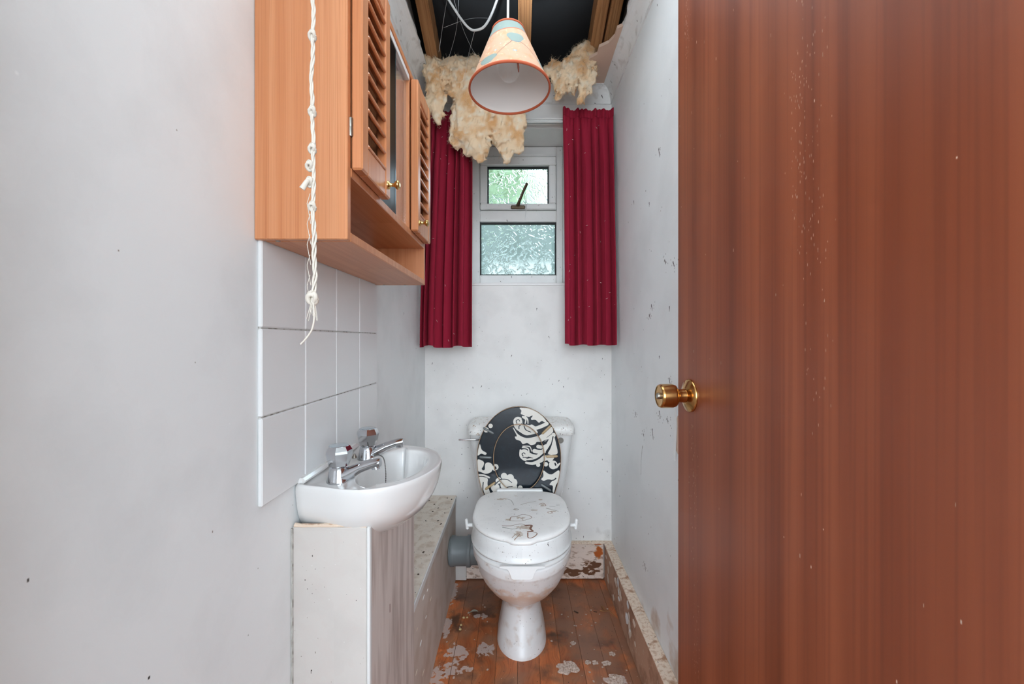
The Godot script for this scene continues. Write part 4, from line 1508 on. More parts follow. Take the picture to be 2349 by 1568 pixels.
# ---------------------------------------------------------------- raised plastic seat on the pan
func raiser_ring(cx: float, hw: float, zf: float, zb: float, y: float, tab: float, off: Vector3, tab_w := 0.042) -> PackedVector3Array:
	var r := PackedVector3Array()
	for i in 96:
		var a := TAU * i / 96
		var c := cos(a)
		var s := sin(a)
		var e := 2.0 / (4.0 if s > 0 else 2.1)
		var x := signf(c) * pow(absf(c), e) * hw
		var zc := 1.585
		var d := zc + signf(s) * pow(absf(s), e) * ((zb - zc) if s > 0 else (zc - zf))
		if s < 0 and tab > 0.0:
			d -= tab * smoothstep(tab_w * 1.25, tab_w * 0.7, absf(x))
		r.append(P(cx + x, y, d) - off)
	return r

func raised_seat() -> void:
	var cx := 0.016
	var rs := thing("raised_toilet_seat", P(cx, 0.41, 1.58), "white plastic raised toilet seat with closed stained lid on the pan", "toilet seat")
	var off := rs.position
	var mb := MB.new()
	var rings := []
	for k in [[0.424, 0.1715, 1.377, 1.815], [0.4265, 0.1745, 1.3735, 1.815], [0.434, 0.1745, 1.3735, 1.815], [0.4365, 0.1695, 1.38, 1.815]]:
		rings.append(raiser_ring(cx, k[1], k[2], k[3], k[0], 0.0, off))
	mb.loft(rings, true, true, true)
	obj("lower_rim", mb, M.plastic, rs)
	mb = MB.new()
	rings = []
	for k in [[0.4362, 0.1685, 1.381, 1.81], [0.4435, 0.1685, 1.381, 1.81], [0.4465, 0.1775, 1.366, 1.812], [0.4505, 0.179, 1.364, 1.812], [0.4545, 0.1785, 1.365, 1.812], [0.458, 0.1755, 1.369, 1.812], [0.47, 0.1745, 1.371, 1.812], [0.503, 0.1725, 1.375, 1.812], [0.506, 0.168, 1.38, 1.81]]:
		rings.append(raiser_ring(cx, k[1], k[2], k[3], k[0], 0.0, off))
	mb.loft(rings, true, true, true)
	var wall_tex := paint(512, 256, 101, c8(238, 238, 236), 240, 12, 0.4)
	var wm := tmat(wall_tex, 0.28, Vector2(2.2, 4.4))
	obj("seat_body", mb, wm, rs)
	# tab that hangs over the front of the pan
	mb = MB.new()
	var tb := PackedVector2Array([Vector2(-0.07, 0.04), Vector2(-0.046, 0.036), Vector2(-0.038, 0.024), Vector2(-0.033, 0.008), Vector2(-0.026, 0.004), Vector2(0.026, 0.004), Vector2(0.033, 0.008), Vector2(0.038, 0.024), Vector2(0.046, 0.036), Vector2(0.07, 0.04), Vector2(0.07, 0.044), Vector2(-0.07, 0.044)])
	mb.prism(tb, P(cx, 0.398, 1.3725) - off, Vector3.RIGHT, Vector3.UP, Vector3(0, 0, 0.008))
	obj("front_tab", mb, M.plastic, rs)
	# lid
	rings = []
	for k in [[0.5062, 0.1665, 1.385, 1.812, 0.014], [0.5085, 0.1735, 1.38, 1.814, 0.017], [0.514, 0.175, 1.3785, 1.815, 0.018], [0.5195, 0.1725, 1.381, 1.814, 0.018], [0.5235, 0.165, 1.389, 1.81, 0.016], [0.5255, 0.15, 1.405, 1.8, 0.01], [0.5262, 0.1, 1.46, 1.74, 0.0], [0.5265, 0.03, 1.56, 1.62, 0.0]]:
		rings.append(raiser_ring(cx, k[1], k[2], k[3], k[0], k[4], off))
	mb = MB.new()
	mb.loft(rings, true, true, true)
	var lt := paint(700, 900, 103, c8(246, 244, 241), 420, 40, 0.0)
	# picture frame: x -0.18..0.18 over 700 px, d 1.83..1.37 over 900 px; stains copied from the photograph
	var st := func(a: Array) -> Array:
		var o := []
		for i in range(0, a.size(), 2):
			# from the close-up (1773 x 1568, 6.82 px per photo px) onto the lid
			var px: float = 1070 + a[i] / 6.82
			var py: float = 1110 + a[i + 1] / 6.82
			var d := (EYE - 0.525) * 1010.0 / (py - 779.0)
			o.append(Vector2(((px - 1186.0) * d / 1010.0 - cx + 0.18) / 0.36 * 700.0, (1.83 - d) / 0.46 * 900.0))
		return o
	var n1 := noise_bytes(700, 900, 0.03, 104, 5)
	var sp := []
	for k in [[850, 530, 62, 26], [970, 690, 40, 40], [760, 400, 26, 12], [1190, 330, 36, 22], [1340, 430, 50, 18], [780, 190, 36, 14], [860, 680, 90, 36], [820, 780, 60, 50], [640, 560, 50, 30], [1150, 245, 40, 14], [560, 240, 90, 30], [1050, 410, 60, 14]]:
		var q: Vector2 = st.call([k[0], k[1]])[0]
		sp.append([q.x, q.y, k[2] * 0.62, k[3] * 1.1])
	lt = tint(lt, n1, 22, 70, c8(188, 168, 150), 0.75, sp)
	var brown := c8(120, 72, 48)
	var grey := c8(120, 112, 104)
	for k in [[[680, 575, 700, 520, 800, 505, 870, 480, 960, 490, 1025, 525, 940, 560, 880, 575], 3.0, c8(140, 104, 84)], [[680, 575, 780, 580, 880, 575, 870, 540], 2.4, c8(150, 120, 100)], [[560, 655, 700, 655, 800, 630, 890, 630, 930, 660, 1010, 650], 2.6, brown], [[930, 650, 1015, 650, 1000, 700, 1035, 735, 960, 745], 9.0, brown], [[960, 760, 965, 830, 1030, 830, 1105, 775, 1040, 745], 3.6, c8(134, 82, 54)], [[720, 900, 760, 850, 830, 790, 780, 780, 715, 830], 2.8, c8(150, 118, 90)], [[570, 680, 640, 690, 700, 705, 830, 700], 4.0, c8(160, 160, 156)], [[1270, 440, 1320, 435, 1340, 455, 1290, 458, 1270, 440], 2.6, c8(150, 90, 56)], [[1250, 380, 1330, 400, 1440, 425], 3.0, c8(122, 96, 74)], [[850, 325, 960, 295, 1090, 270], 2.2, c8(150, 128, 108)], [[640, 235, 700, 260, 740, 330], 2.0, c8(110, 96, 84)], [[1410, 330, 1460, 328], 2.2, c8(70, 68, 66)], [[1300, 350, 1390, 356], 1.8, c8(90, 84, 80)], [[735, 400, 775, 390, 815, 402, 775, 412, 735, 400], 2.4, c8(104, 84, 60)], [[1140, 320, 1200, 300, 1240, 340, 1160, 350], 4.0, c8(168, 132, 112)]]:
		stroke(lt, st.call(k[0]), k[1], k[1] * 0.6, k[2])
	for k in [[345, 200], [885, 205], [750, 475], [1060, 525], [1550, 435], [445, 315], [540, 350], [1100, 470], [325, 690], [1165, 330], [590, 745]]:
		var q: Vector2 = st.call(k)[0]
		disc(lt, q.x, q.y, 3.2 if k[1] < 500 else 2.2, c8(40, 34, 30))
	var lm := tmat(lt, 0.3, Vector2(1 / 0.36, 1 / 0.46), Vector2(0.5, (1.83 - 1.58) / 0.46))
	tag(obj("lid", mb, lm, rs, "xz"), "white lid marked with brown water stains and dirt", "")
	# hinge lug at the lid's back
	bpart("hinge_lug", rs, P(cx - 0.1, 0.508, 1.805), P(cx + 0.09, 0.53, 1.83), M.plastic, 0.004)
	# clamp knobs on either side
	for s in [-1.0, 1.0]:
		var kn := Node3D.new()
		kn.name = "clamp_knob"
		rs.add_child(kn, true)
		var o := P(cx + s * 0.177, 0.472, 1.6) - off
		mb = MB.new()
		mb.lathe([Vector2(0.007, 0), Vector2(0.007, 0.018)], 14, Transform3D(Basis(Vector3(0, 1, 0), Vector3(s, 0, 0), Vector3(0, 0, -s)), o))
		obj("stem", mb, M.plastic, kn)
		mb = MB.new()
		mb.box(Vector3(-0.005, -0.019, -0.007), Vector3(0.005, 0.019, 0.007), 0.003, Transform3D(Basis(Vector3(0, 0, 1), -s * 0.12), o + Vector3(s * 0.021, 0.004, 0)))
		obj("wing", mb, M.plastic, kn)

# ---------------------------------------------------------------- curtains
func curtain(called: String, label: String, tx0: float, tx1: float, bx0: float, bx1: float, y1: float, y0: float, folds: float, sd: int) -> void:
	rng.seed = sd
	var ph := []
	for i in 12: ph.append(rng.randf_range(-0.5, 0.5))
	var t := thing(called, P((tx0 + tx1) / 2, y0, 2.03), label, "curtain", "red velvet curtains")
	var f := func(u: float, v: float) -> Vector3:
		var k := u * folds
		var i := int(floor(k))
		var wob: float = lerpf(ph[i % 12], ph[(i + 1) % 12], smoothstep(0.0, 1.0, k - i))
		var uu := u + 0.035 * wob * smoothstep(0.0, 0.4, v)
		var s := absf(sin(PI * (folds * u + 0.55 * wob)))
		var deep := lerpf(0.02, 0.06, smoothstep(0.02, 0.3, v)) * (1.0 + 0.7 * wob)
		var x := lerpf(lerpf(tx0, tx1, uu), lerpf(bx0, bx1, uu), smoothstep(0.0, 1.0, v))
		x += 0.006 * sin(TAU * folds * u) * smoothstep(0.05, 0.3, v)
		var pinch := 0.0
		if v < 0.08: pinch = 0.006 * sin(TAU * folds * 2.0 * u) * (1.0 - v / 0.08)
		var d := 2.045 - 0.045 * smoothstep(0.0, 1.0, v) - deep * (pow(s, 0.5)) - pinch
		var y := lerpf(y1, y0, v) + (0.003 * s + 0.02 * wob) * (1.0 - smoothstep(0.0, 0.12, v)) + 0.014 * wob * v
		return P(x, y, d) - t.position
	var mb := MB.new()
	mb.sheet(150, 70, f, 0.0025)
	obj("cloth", mb, M.velvet, t)
	# gathered heading tape along the top
	var g := func(u: float, v: float) -> Vector3:
		var q: Vector3 = f.call(u, v * 0.035)
		return q + Vector3(0, 0.004, 0.0035 + 0.002 * sin(u * 90.0))
	mb = MB.new()
	mb.sheet(110, 4, g, 0.002)
	obj("heading_tape", mb, M.velvet, t)
	# lint and specks caught in the velvet
	var lint := MB.new()
	for i in 26:
		var q: Vector3 = f.call(rng.randf_range(0.03, 0.97), rng.randf_range(0.06, 0.98)) + Vector3(0, 0, 0.003)
		var a := rng.randf() * TAU
		var e := Vector3(cos(a), sin(a), 0.2) * rng.randf_range(0.002, 0.006)
		lint.tube([q - e, q + Vector3(0.001, 0, 0.0006), q + e], [0.0004, 0.0008, 0.0004], 4)
	var lo := obj("lint", lint, M.cord, t)
	lo.set_meta("kind", "stuff")

func curtains() -> void:
	curtain("curtain", "dark red velvet curtain hanging between the cabinet and the window", -0.402, -0.208, -0.432, -0.206, 2.2, 1.115, 5.3, 31)
	curtain("curtain", "dark red velvet curtain hanging between the window and the door side", 0.212, 0.443, 0.212, 0.448, 2.205, 1.125, 5.7, 36)
	var rl := thing("curtain_rail", P(0, 2.17, 2.07), "white ridged plastic curtain rail above the window", "curtain rail")
	for k in [[0.0, 0.006, 0.0], [0.0085, 0.0045, 0.003], [0.016, 0.006, 0.0]]:
		bpart("ridge", rl, P(-0.42, 2.163 + k[0], 2.062 + k[2]), P(0.44, 2.163 + k[0] + k[1], 2.076), M.plastic, 0.0015)
	bpart("web", rl, P(-0.42, 2.163, 2.07), P(0.44, 2.186, 2.078), M.plastic, 0.0)
	for x in [-0.3, 0.02, 0.4]:
		bpart("bracket", rl, P(x - 0.006, 2.158, 2.0782), P(x + 0.006, 2.186, BACK), M.plastic)

# ---------------------------------------------------------------- pendant lamp and cables
func shade_picture() -> Image:
	var w := 1024
	var h := 320
	var im := img(w, h, c8(206, 166, 138))
	im = tint(im, noise_bytes(w, h, 0.012, 111, 5), 120, 220, c8(208, 156, 118), 0.8)
	im = tint(im, noise_bytes(w, h, 0.03, 112, 4), 165, 230, c8(228, 200, 166), 0.8)
	var teal := c8(138, 156, 150)
	var tn := noise_bytes(w, h, 0.02, 113, 4)
	# wash band round the top, dipping on one side, edged in terracotta
	var pts := []
	for i in 33:
		var x := w * i / 32.0
		pts.append(Vector2(x, 52 + 34 * (0.5 + 0.5 * cos((x / w - 0.24) * TAU)) ))
	var band: Array = pts.duplicate()
	band.append(Vector2(w, 0)); band.append(Vector2(0, 0))
	poly(im, band, teal)
	im = tint(im, tn, 140, 215, c8(226, 190, 160), 0.8, [[430, 40, 60, 34], [640, 30, 70, 30], [200, 40, 80, 30]])
	stroke(im, pts, 3.0, 3.0, c8(206, 106, 76))
	# leaf blobs and stems
	for b in [[556, 134, 52, 34], [418, 268, 42, 28], [700, 250, 36, 30], [250, 170, 50, 34], [820, 150, 50, 34], [110, 250, 44, 30], [940, 240, 44, 30]]:
		var ring := []
		for i in 22:
			var a := TAU * i / 22
			ring.append(Vector2(b[0], b[1]) + Vector2(cos(a) * b[2], sin(a) * b[3]) * (1.0 + 0.16 * sin(a * 3.0 + b[0])))
		poly(im, ring, teal)
		stroke(im, [ring[4], ring[7], ring[10]], 1.2, 1.2, c8(120, 124, 126))
	for k in [[530, 168, 500, 200, 470, 236, 455, 262], [580, 166, 620, 190, 655, 230, 680, 258], [300, 190, 340, 230, 390, 256], [860, 180, 900, 210, 930, 226]]:
		stroke(im, [Vector2(k[0], k[1]), Vector2(k[2], k[3]), Vector2(k[4], k[5])] + ([Vector2(k[6], k[7])] if k.size() > 6 else []), 2.2, 1.2, c8(150, 112, 96))
	for k in [[540, 236, 10], [448, 220, 8], [470, 180, 4]]:
		disc(im, k[0], k[1], k[2], c8(150, 172, 176), k[2] * 0.8)
		disc(im, k[0], k[1], k[2] * 0.5, c8(232, 200, 170))
	return im

func pendant() -> void:
	# leaning slightly towards the viewer
	var c := P(-0.02, 1.826, 1.2)
	var pd := thing("pendant_lamp", c, "unlit pendant lamp with a peach and teal patterned shade trimmed in terracotta", "lamp")
	var tilt := Basis(Vector3(1, 0, 0), deg_to_rad(-5.0)) * Basis(Vector3(0, 0, 1), deg_to_rad(1.5))
	var r1 := 0.109
	var r0 := 0.0435
	var hh := 0.168
	var n := 64
	# shade: a thin cone, printed outside, white inside
	var ring := func(r: float, y: float) -> PackedVector3Array:
		var o := PackedVector3Array()
		for i in n + 1:
			var a := TAU * i / n - PI / 2       # u = 0.5 faces the viewer
			o.append(tilt * Vector3(sin(a + PI / 2 + PI) , 0, cos(a + PI / 2 + PI)) * r + tilt * Vector3(0, y, 0))
		return o
	var sh := Node3D.new()
	sh.name = "shade"
	pd.add_child(sh)
	var mb := MB.new()
	mb.loft([ring.call(r0, hh), ring.call(lerpf(r0, r1, 0.33), hh * 0.67), ring.call(lerpf(r0, r1, 0.67), hh * 0.33), ring.call(r1, 0.0)], false)
	var sm := tmat(shade_picture(), 0.8, Vector2(1, 1))
	obj("printed_card", mb, sm, sh, "own")
	mb = MB.new()
	mb.loft([ring.call(r0 - 0.0012, hh), ring.call(lerpf(r0, r1, 0.5) - 0.0012, hh * 0.5), ring.call(r1 - 0.0012, 0.0)], false)
	obj("white_lining", mb, mat(c8(236, 232, 228), 0.75), sh)
	for k in [[r1, 0.0, 0.0042], [r0, hh, 0.0036]]:
		var loop := []
		for i in n + 1:
			var a := TAU * i / n
			loop.append(tilt * Vector3(cos(a) * k[0], k[1], sin(a) * k[0]))
		mb = MB.new()
		mb.tube(loop, [k[2] * 0.7], 8, 1.4)
		obj("trim", mb, mat(c8(190, 92, 58), 0.8), sh)
	mb = MB.new()
	mb.tube([tilt * Vector3(0.022, 0.0, 0.103), tilt * Vector3(0.023, -0.012, 0.102), tilt * Vector3(0.0235, -0.023, 0.1)], [0.0028, 0.0026, 0.0014], 8)
	obj("hanging_brown_rod", mb, mat(c8(96, 42, 24), 0.8), sh)  # small cocoon-like brown rod hanging under the rim
	# spider ring and arms
	for k in 3:
		mb = MB.new()
		var a := TAU * k / 3 + 0.3
		mb.tube([tilt * Vector3(cos(a) * 0.017, hh - 0.006, sin(a) * 0.017), tilt * Vector3(cos(a) * r0, hh - 0.001, sin(a) * r0)], [0.0013], 6)
		obj("wire_arm", mb, M.white, sh)
	mb = MB.new()
	mb.lathe([Vector2(0.018, -0.05), Vector2(0.0185, -0.012), Vector2(0.0195, -0.006), Vector2(0.0195, 0.008), Vector2(0.018, 0.018), Vector2(0.0135, 0.028), Vector2(0.006, 0.033), Vector2(0.0045, 0.036)], 28, Transform3D(tilt, tilt * Vector3(0, hh, 0)))
	obj("lamp_holder", mb, M.plastic, pd)
	mb = MB.new()
	mb.lathe([Vector2(0.011, 0.108), Vector2(0.0125, 0.1), Vector2(0.016, 0.088), Vector2(0.0265, 0.068), Vector2(0.03, 0.05), Vector2(0.0275, 0.034), Vector2(0.019, 0.0225), Vector2(0.008, 0.0185)], 28, Transform3D(tilt, tilt * Vector3(0, 0.01, 0)))
	var bg := mat(Color(0.95, 0.95, 0.93, 0.18), 0.05)
	bg.transparency = BaseMaterial3D.TRANSPARENCY_ALPHA
	obj("bulb", mb, bg, pd)
	mb = MB.new()
	var top: Vector3 = tilt * Vector3(0, hh + 0.034, 0)
	mb.tube([top, top + Vector3(0.0005, 0.05, 0), top + Vector3(0.001, 0.3, 0), top + Vector3(0, 0.72, 0)], [0.0034], 10)
	obj("flex", mb, M.plastic, pd)
	# drooping grey-white cable in the hole
	mb = MB.new()
	var pts := catmull([P(-0.36, 2.62, 1.55), P(-0.29, 2.47, 1.62), P(-0.235, 2.39, 1.66), P(-0.185, 2.335, 1.68), P(-0.15, 2.327, 1.68), P(-0.118, 2.34, 1.67), P(-0.085, 2.39, 1.65), P(-0.05, 2.46, 1.6), P(0.0, 2.6, 1.5)], 8)
	mb.tube(pts, [0.0048], 10, 0.7)
	tag(obj("electric_cable", mb, M.cable), "white electric cable drooping in a loop from the dark ceiling hole", "cable")
	# pull cord in front of the cabinet
	var pc := thing("pull_cord", P(-0.302, 1.14, 0.65), "frayed white knotted pull cord hanging in front of the cabinet", "cord")
	rng.seed = 61
	var line := []
	var rad := []
	for i in 60:
		var y := lerpf(2.36, 1.2, i / 59.0)
		var w := 0.0012 * sin(i * 0.7) + 0.0008 * sin(i * 1.9)
		line.append(P(-0.302 + w + (0.002 if y < 1.4 else 0.0), y, 0.65) - pc.position)
		rad.append(0.0026 + 0.0009 * absf(sin(i * 0.9)) + (0.0012 if y < 1.32 else 0.0))
	mb = MB.new()
	var fine_line := catmull(line, 4)
	for strand in 3:
		var tw := []
		for i in fine_line.size():
			var a := i * 0.55 + strand * TAU / 3
			var r: float = rad[mini(i / 4, rad.size() - 1)] * 0.5
			tw.append(fine_line[i] + Vector3(cos(a) * r, 0, sin(a) * r))
		mb.tube(tw, [rad[0] * 0.62], 7)
	obj("string", mb, M.cord, pc)
	for y in [1.592, 1.48, 1.425, 1.40, 1.376, 1.34, 1.205]:
		mb = MB.new()
		var big := 1.0 if y > 1.25 else 1.5
		var cpt := P(-0.302 + (-0.004 if y < 1.41 and y > 1.35 else 0.0), y, 0.649) - pc.position
		for k in 2:
			var loop := []
			for i in 11:
				var a := TAU * i / 10 + k
				loop.append(cpt + Vector3(cos(a) * 0.0042 * big, sin(a) * 0.0045 * big + k * 0.003, sin(a + k) * 0.0035))
			mb.tube(loop, [0.0024 * big], 7)
		obj("knot", mb, M.cord, pc)
	mb = MB.new()
	mb.tube([P(-0.305, 1.383, 0.648) - pc.position, P(-0.309, 1.376, 0.646) - pc.position, P(-0.315, 1.366, 0.645) - pc.position], [0.003, 0.0036, 0.0042], 8)
	obj("frayed_stub", mb, M.cord, pc)
	mb = MB.new()
	for i in 9:
		var a := P(-0.301 + rng.randf_range(-0.004, 0.004), 1.205, 0.65 + rng.randf_range(-0.003, 0.003)) - pc.position
		var q := rng.randf_range(-0.011, 0.006)
		mb.tube([a, a + Vector3(q * 0.4, -0.012, 0), a + Vector3(q, rng.randf_range(-0.035, -0.018), 0)], [0.0011, 0.0009, 0.0004], 5)
	mb.tube(catmull([P(-0.3, 1.2, 0.648) - pc.position, P(-0.2985, 1.178, 0.648) - pc.position, P(-0.302, 1.16, 0.648) - pc.position, P(-0.3105, 1.147, 0.648) - pc.position, P(-0.3185, 1.1385, 0.648) - pc.position], 5), [0.0014], 6)
	for i in 5:
		var y := 1.36 - 0.03 * i
		var a := P(-0.304, y, 0.647) - pc.position
		mb.tube([a, a + Vector3(-0.004, -0.015, 0.001), a + Vector3(0.001, -0.045, 0.0)], [0.0005], 4)
	obj("frayed_end", mb, M.cord, pc)

# ---------------------------------------------------------------- loft insulation
func wool(label: String, lo: Vector3, hi: Vector3, caps: Array, sd: int, cell: float, rough := 0.028, nap := 0.013) -> void:
	var nz := FastNoiseLite.new()
	nz.seed = sd
	nz.noise_type = FastNoiseLite.TYPE_SIMPLEX_SMOOTH
	nz.frequency = 16.0
	nz.fractal_octaves = 3
	nz.fractal_gain = 0.62
	var fine := FastNoiseLite.new()
	fine.seed = sd + 1
	fine.frequency = 60.0
	fine.fractal_octaves = 2
	var f := func(q: Vector3) -> float:
		var d := 1.0
		for c in caps:
			var e := q
			e.z = c[0].z + (q.z - c[0].z) * 1.5
			var k := capsule(e, c[0], c[1], c[2], c[3])
			d = minf(d, k) if d - k > 0.03 or k - d > 0.03 else minf(d, k) - pow(maxf(0.03 - absf(d - k), 0.0), 2) / 0.12
		if d > 0.09: return d
		return d + nz.get_noise_3d(q.x, q.y * 0.75, q.z) * rough + fine.get_noise_3d(q.x, q.y * 0.6, q.z) * nap
	var t := thing("insulation_batt", (lo + hi) / 2, label, "insulation", "fallen loft insulation")
	var mb := nets(lo, hi, cell, f)
	# tan fleece with paler and browner tufts: dye and dirt of the fibre
	for i in mb.v.size():
		var q := mb.v[i]
		var a := nz.get_noise_3d(q.x * 0.55 + 9.0, q.y * 0.55, q.z * 0.55) * 0.5 + 0.5
		var b := fine.get_noise_3d(q.x * 0.4 + 3.0, q.y * 0.4, q.z * 0.4) * 0.5 + 0.5
		var col := c8(246, 218, 182).lerp(c8(224, 172, 120), smoothstep(0.4, 0.75, a)).lerp(c8(246, 236, 218), smoothstep(0.5, 0.8, b) * 0.7)
		mb.col.append(col.srgb_to_linear())
		mb.v[i] = q - t.position
	obj("fleece", mb, M.wool, t)
	# loose fibres on the surface
	rng.seed = sd
	var fb := MB.new()
	var body := mb.v
	for i in 3600:
		var q := body[rng.randi() % body.size()]
		var dir := Vector3(rng.randfn(), rng.randfn() - 0.5, rng.randfn() + 0.3).normalized()
		var l := rng.randf_range(0.006, 0.02)
		var k := Vector3(rng.randfn(), rng.randfn(), rng.randfn()) * 0.3 * l
		fb.tube([q, q + dir * l * 0.5 + k, q + dir * l], [0.0003, 0.00025, 0.0001], 3)
	var fo := obj("loose_fibre", fb, mat(c8(236, 218, 188), 1.0), t)
	fo.set_meta("kind", "stuff")

func insulation() -> void:
	# hanging sheet over the window head
	wool("large sheet of tan loft insulation hanging over the window behind the lampshade", P(-0.36, 1.86, 2.03), P(0.09, 2.36, 1.8), [
		[P(-0.2, 2.28, 1.95), P(-0.24, 2.05, 1.95), 0.075, 0.055], [P(-0.14, 2.26, 1.95), P(-0.18, 2.0, 1.95), 0.065, 0.05], [P(-0.05, 2.26, 1.95), P(-0.07, 2.05, 1.95), 0.07, 0.05], [P(-0.01, 2.2, 1.95), P(0.008, 1.995, 1.95), 0.05, 0.026], [P(-0.05, 2.04, 1.95), P(-0.043, 1.938, 1.95), 0.034, 0.015], [P(-0.18, 2.0, 1.95), P(-0.16, 1.94, 1.95), 0.036, 0.018], [P(-0.26, 2.06, 1.95), P(-0.272, 2.02, 1.95), 0.03, 0.02]], 201, 0.006, 0.018, 0.010)
	wool("rumpled tan insulation spilling from the ceiling hole above the red curtain by the cabinet", P(-0.43, 2.02, 2.04), P(-0.12, 2.47, 1.78), [
		[P(-0.38, 2.36, 1.95), P(-0.3, 2.3, 1.93), 0.04, 0.05], [P(-0.35, 2.3, 1.93), P(-0.365, 2.17, 1.92), 0.045, 0.038], [P(-0.3, 2.33, 1.93), P(-0.2, 2.34, 1.96), 0.045, 0.06], [P(-0.26, 2.3, 1.93), P(-0.26, 2.22, 1.93), 0.04, 0.035], [P(-0.365, 2.16, 1.92), P(-0.345, 2.09, 1.92), 0.025, 0.012]], 207, 0.0065)
	wool("clump of tan insulation caught in the ceiling hole beside the pair of rafters", P(0.08, 2.14, 2.04), P(0.4, 2.5, 1.76), [
		[P(0.16, 2.34, 1.95), P(0.24, 2.3, 1.93), 0.035, 0.045], [P(0.24, 2.34, 1.93), P(0.31, 2.4, 1.93), 0.05, 0.035], [P(0.3, 2.4, 1.93), P(0.31, 2.28, 1.92), 0.04, 0.034], [P(0.2, 2.3, 1.93), P(0.185, 2.23, 1.93), 0.04, 0.026], [P(0.3, 2.28, 1.92), P(0.275, 2.2, 1.92), 0.03, 0.022], [P(0.22, 2.3, 1.93), P(0.24, 2.26, 1.92), 0.04, 0.03]], 213, 0.0065)
	wool("small tuft of grey-tan insulation stuck to the black roofing felt", P(0.14, 2.5, 1.66), P(0.32, 2.68, 1.44), [[P(0.2, 2.56, 1.56), P(0.25, 2.6, 1.54), 0.02, 0.028]], 219, 0.008)

# ---------------------------------------------------------------- litter and webs
func flake(label: String, x: float, d: float, size: float, th: float, sd: int, m: Material, grp: String, stretch := 1.0) -> void:
	rng.seed = sd
	var out := PackedVector2Array()
	var n := 15
	for i in n:
		var a := TAU * i / n
		var r := size * rng.randf_range(0.6, 1.15)
		out.append(Vector2(cos(a) * r * stretch, sin(a) * r))
	var mb := MB.new()
	var tl := rng.randf_range(0.0, 0.12)
	mb.prism(out, Vector3(0, 0.0008, 0), Vector3(1, tl * 0.2, 0), Vector3(0, tl * 0.3, -1), Vector3(0, th, 0))
	# crumbs on top
	for i in 5 if size > 0.012 else 0:
		var q := Vector2(rng.randfn(), rng.randfn()) * size * 0.35
		mb.box(Vector3(q.x - size * 0.18, th, q.y - size * 0.14), Vector3(q.x + size * 0.18, th + size * 0.2, q.y + size * 0.14), size * 0.06, Transform3D(Basis(Vector3.UP, rng.randf() * 3.0), Vector3.ZERO))
	var o := obj("plaster_flake", mb, m)
	o.position = P(x, 0.0002 + size * 0.02, d)
	tag(o, label, "flake", grp)

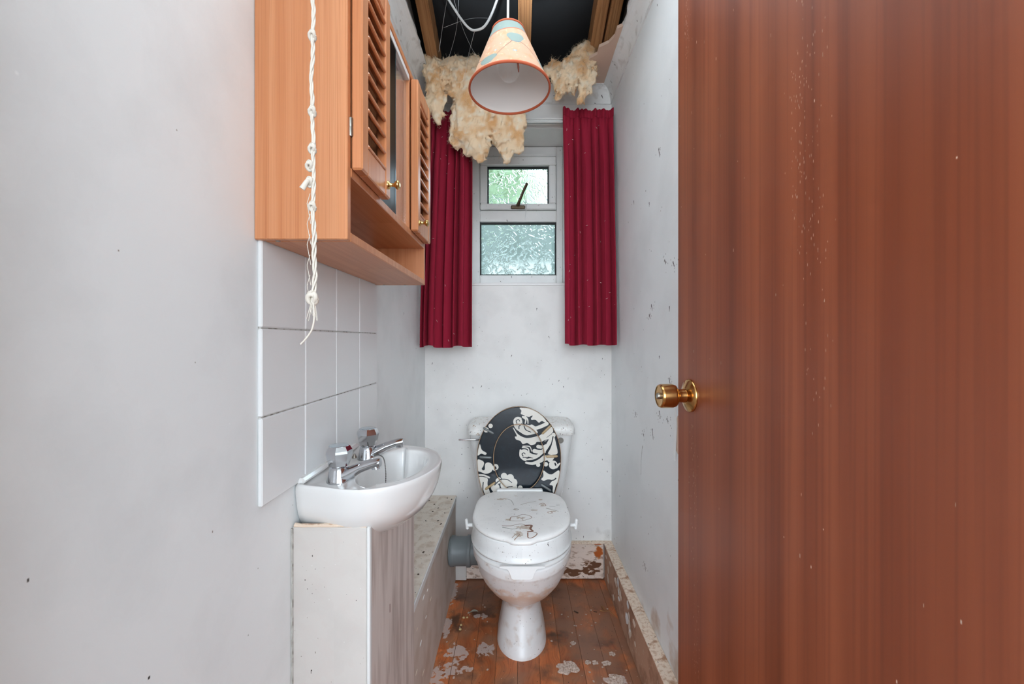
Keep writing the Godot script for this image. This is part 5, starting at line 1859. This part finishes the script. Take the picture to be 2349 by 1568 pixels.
func small_things() -> void:
	var m := tmat(tint(img(128, 128, c8(206, 186, 172)), noise_bytes(128, 128, 0.08, 131, 4), 130, 200, c8(160, 130, 112), 0.9), 0.95, Vector2(12, 12))
	var grp := "plaster flakes on the floor"
	flake("largest lumpy plaster flake on the floor in front of the toilet", 0.178, 1.533, 0.028, 0.006, 1, m, grp, 1.5)
	flake("pale plaster flake alone on the floor beside the toilet's foot", 0.211, 1.66, 0.011, 0.002, 2, m, grp, 1.1)
	flake("cream triangular flake lying nearest the stained skirting board", 0.347, 1.603, 0.012, 0.002, 3, m, grp)
	flake("ragged pale flake beside the largest lumpy flake", 0.251, 1.562, 0.011, 0.002, 4, m, grp)
	flake("pinkish flake between two pale flakes on the floor", 0.276, 1.559, 0.011, 0.002, 5, m, grp)
	flake("butterfly-shaped pale flake on the floor near the skirting board", 0.315, 1.556, 0.012, 0.002, 6, m, grp, 1.4)
	flake("broken crust of plaster at the bottom edge of the picture", 0.33, 1.478, 0.022, 0.004, 7, m, grp, 1.5)
	rng.seed = 140
	var spots := []
	for i in 22:
		spots.append([rng.randf_range(0.13, 0.4), rng.randf_range(1.47, 1.9), rng.randf_range(0.0025, 0.005)])
	for i in 12:
		spots.append([rng.randf_range(-0.27, -0.1), rng.randf_range(1.5, 2.0), rng.randf_range(0.0025, 0.0055)])
	for i in spots.size():
		var s: Array = spots[i]
		flake("tiny pale crumb of plaster scattered on the stained floor", s[0], s[1], s[2], 0.0012, 150 + i, m, "tiny plaster crumbs on the floor")
	# twig-like strips of torn vinyl
	var mb := MB.new()
	mb.tube(catmull([P(0.352, 0.003, 1.86), P(0.366, 0.006, 1.85), P(0.385, 0.01, 1.842), P(0.402, 0.004, 1.82)], 5), [0.0035, 0.004, 0.003, 0.002], 7, 0.6)
	mb.tube([P(0.362, 0.003, 1.895), P(0.364, 0.008, 1.875), P(0.372, 0.006, 1.852)], [0.0015, 0.0028, 0.0018], 6)
	tag(obj("wood_splinter", mb, mat(c8(150, 104, 62), 0.6)), "curled brown wood splinter on the floor by the skirting board", "splinter")
	mb = MB.new()
	mb.tube([P(0.24, 0.0022, 1.858), P(0.256, 0.003, 1.842)], [0.0016, 0.002], 6)
	tag(obj("wood_splinter", mb, mat(c8(62, 44, 32), 0.7)), "thin dark splinter on the floor behind the toilet's foot", "splinter")
	mb = MB.new()
	mb.tube([P(0.322, 0.0022, 1.853), P(0.336, 0.0025, 1.849)], [0.0014, 0.0014], 6)
	tag(obj("wood_splinter", mb, mat(c8(54, 40, 32), 0.7)), "short dark splinter next to the curled brown one", "splinter")
	# curled leaf
	mb = MB.new()
	var lf := func(u: float, v: float) -> Vector3:
		var w := 0.007 * sin(PI * u)
		return P(-0.2 + 0.036 * u, 0.003 + 0.006 * sin(PI * u) + 0.004 * absf(v - 0.5), 1.84 + 0.012 * u + (v - 0.5) * 2.0 * w)
	mb.sheet(12, 4, lf, 0.0008)
	tag(obj("dry_leaf", mb, mat(c8(150, 146, 132), 0.7)), "small grey-green dry leaf on the dark floor beside the toilet", "leaf")
	# pebbly crumbs
	for k in [[-0.219, 1.81, 0.006], [-0.205, 1.812, 0.005], [-0.224, 1.764, 0.0055], [-0.224, 1.737, 0.006]]:
		mb = MB.new()
		mb.lathe([Vector2(0.001, 0), Vector2(k[2], k[2] * 0.4), Vector2(k[2] * 0.9, k[2] * 0.9), Vector2(k[2] * 0.3, k[2] * 1.3)], 9)
		var o := obj("pebble", mb, mat(c8(196, 168, 120), 0.5))
		o.position = P(k[0], 0.0005, k[1])
		tag(o, "small yellowish pebble on the floor near the pipe boxing", "pebble", "pebbles by the pipe boxing")
	# dead flies and droppings on the boxing
	rng.seed = 171
	for i in 16:
		mb = MB.new()
		var a := rng.randf() * TAU
		var l := rng.randf_range(0.003, 0.006)
		mb.tube([Vector3(-cos(a) * l, 0, -sin(a) * l), Vector3(0, 0.0006, 0), Vector3(cos(a) * l, 0, sin(a) * l)], [0.0006, 0.0022, 0.0006], 6)
		var o := obj("debris_fleck", mb, mat(c8(58, 40, 28), 0.8))
		o.position = P(rng.randf_range(-0.42, -0.305), 0.3985, rng.randf_range(1.75, 2.1) if i < 12 else rng.randf_range(1.4, 1.75))
		tag(o, "small dark fleck of debris on top of the pipe boxing", "debris", "flecks on the pipe boxing")
	# cobwebs in the hole
	var webs := [
		[[P(-0.33, 2.36, 1.86), P(-0.26, 2.5, 1.7), P(-0.2, 2.52, 1.66)], [P(-0.16, 2.33, 1.68), P(-0.2, 2.3, 1.8), P(-0.23, 2.26, 1.9)], [P(-0.25, 2.48, 1.7), P(-0.21, 2.38, 1.78), P(-0.14, 2.3, 1.9)], [P(-0.3, 2.42, 1.8), P(-0.19, 2.42, 1.75), P(-0.1, 2.4, 1.72)], [P(-0.22, 2.5, 1.68), P(-0.245, 2.4, 1.78), P(-0.3, 2.32, 1.88)]],
	]
	var web := thing("cobweb", P(-0.2, 2.3, 1.8), "thin white cobweb threads in the dark ceiling hole beside the lampshade", "cobweb")
	for w in webs[0]:
		mb = MB.new()
		var pts := []
		for q in catmull(w, 6): pts.append(q - web.position)
		mb.tube(pts, [0.0005, 0.0009, 0.0005, 0.0007, 0.0004], 4)
		obj("thread", mb, M.web, web)
	var web2 := thing("cobweb", P(0.04, 1.8, 2.3), "wisp of cobweb dangling from the brown window handle", "cobweb")
	for k in [[0.036, 1.905, 0.046, 1.83], [0.048, 1.9, 0.042, 1.775]]:
		mb = MB.new()
		mb.tube([P(k[0], k[1], 2.283) - web2.position, P((k[0] + k[2]) / 2 + 0.004, (k[1] + k[3]) / 2, 2.3) - web2.position, P(k[2], k[3], 2.305) - web2.position], [0.0007, 0.0016, 0.0006], 5)
		obj("thread", mb, M.web, web2)
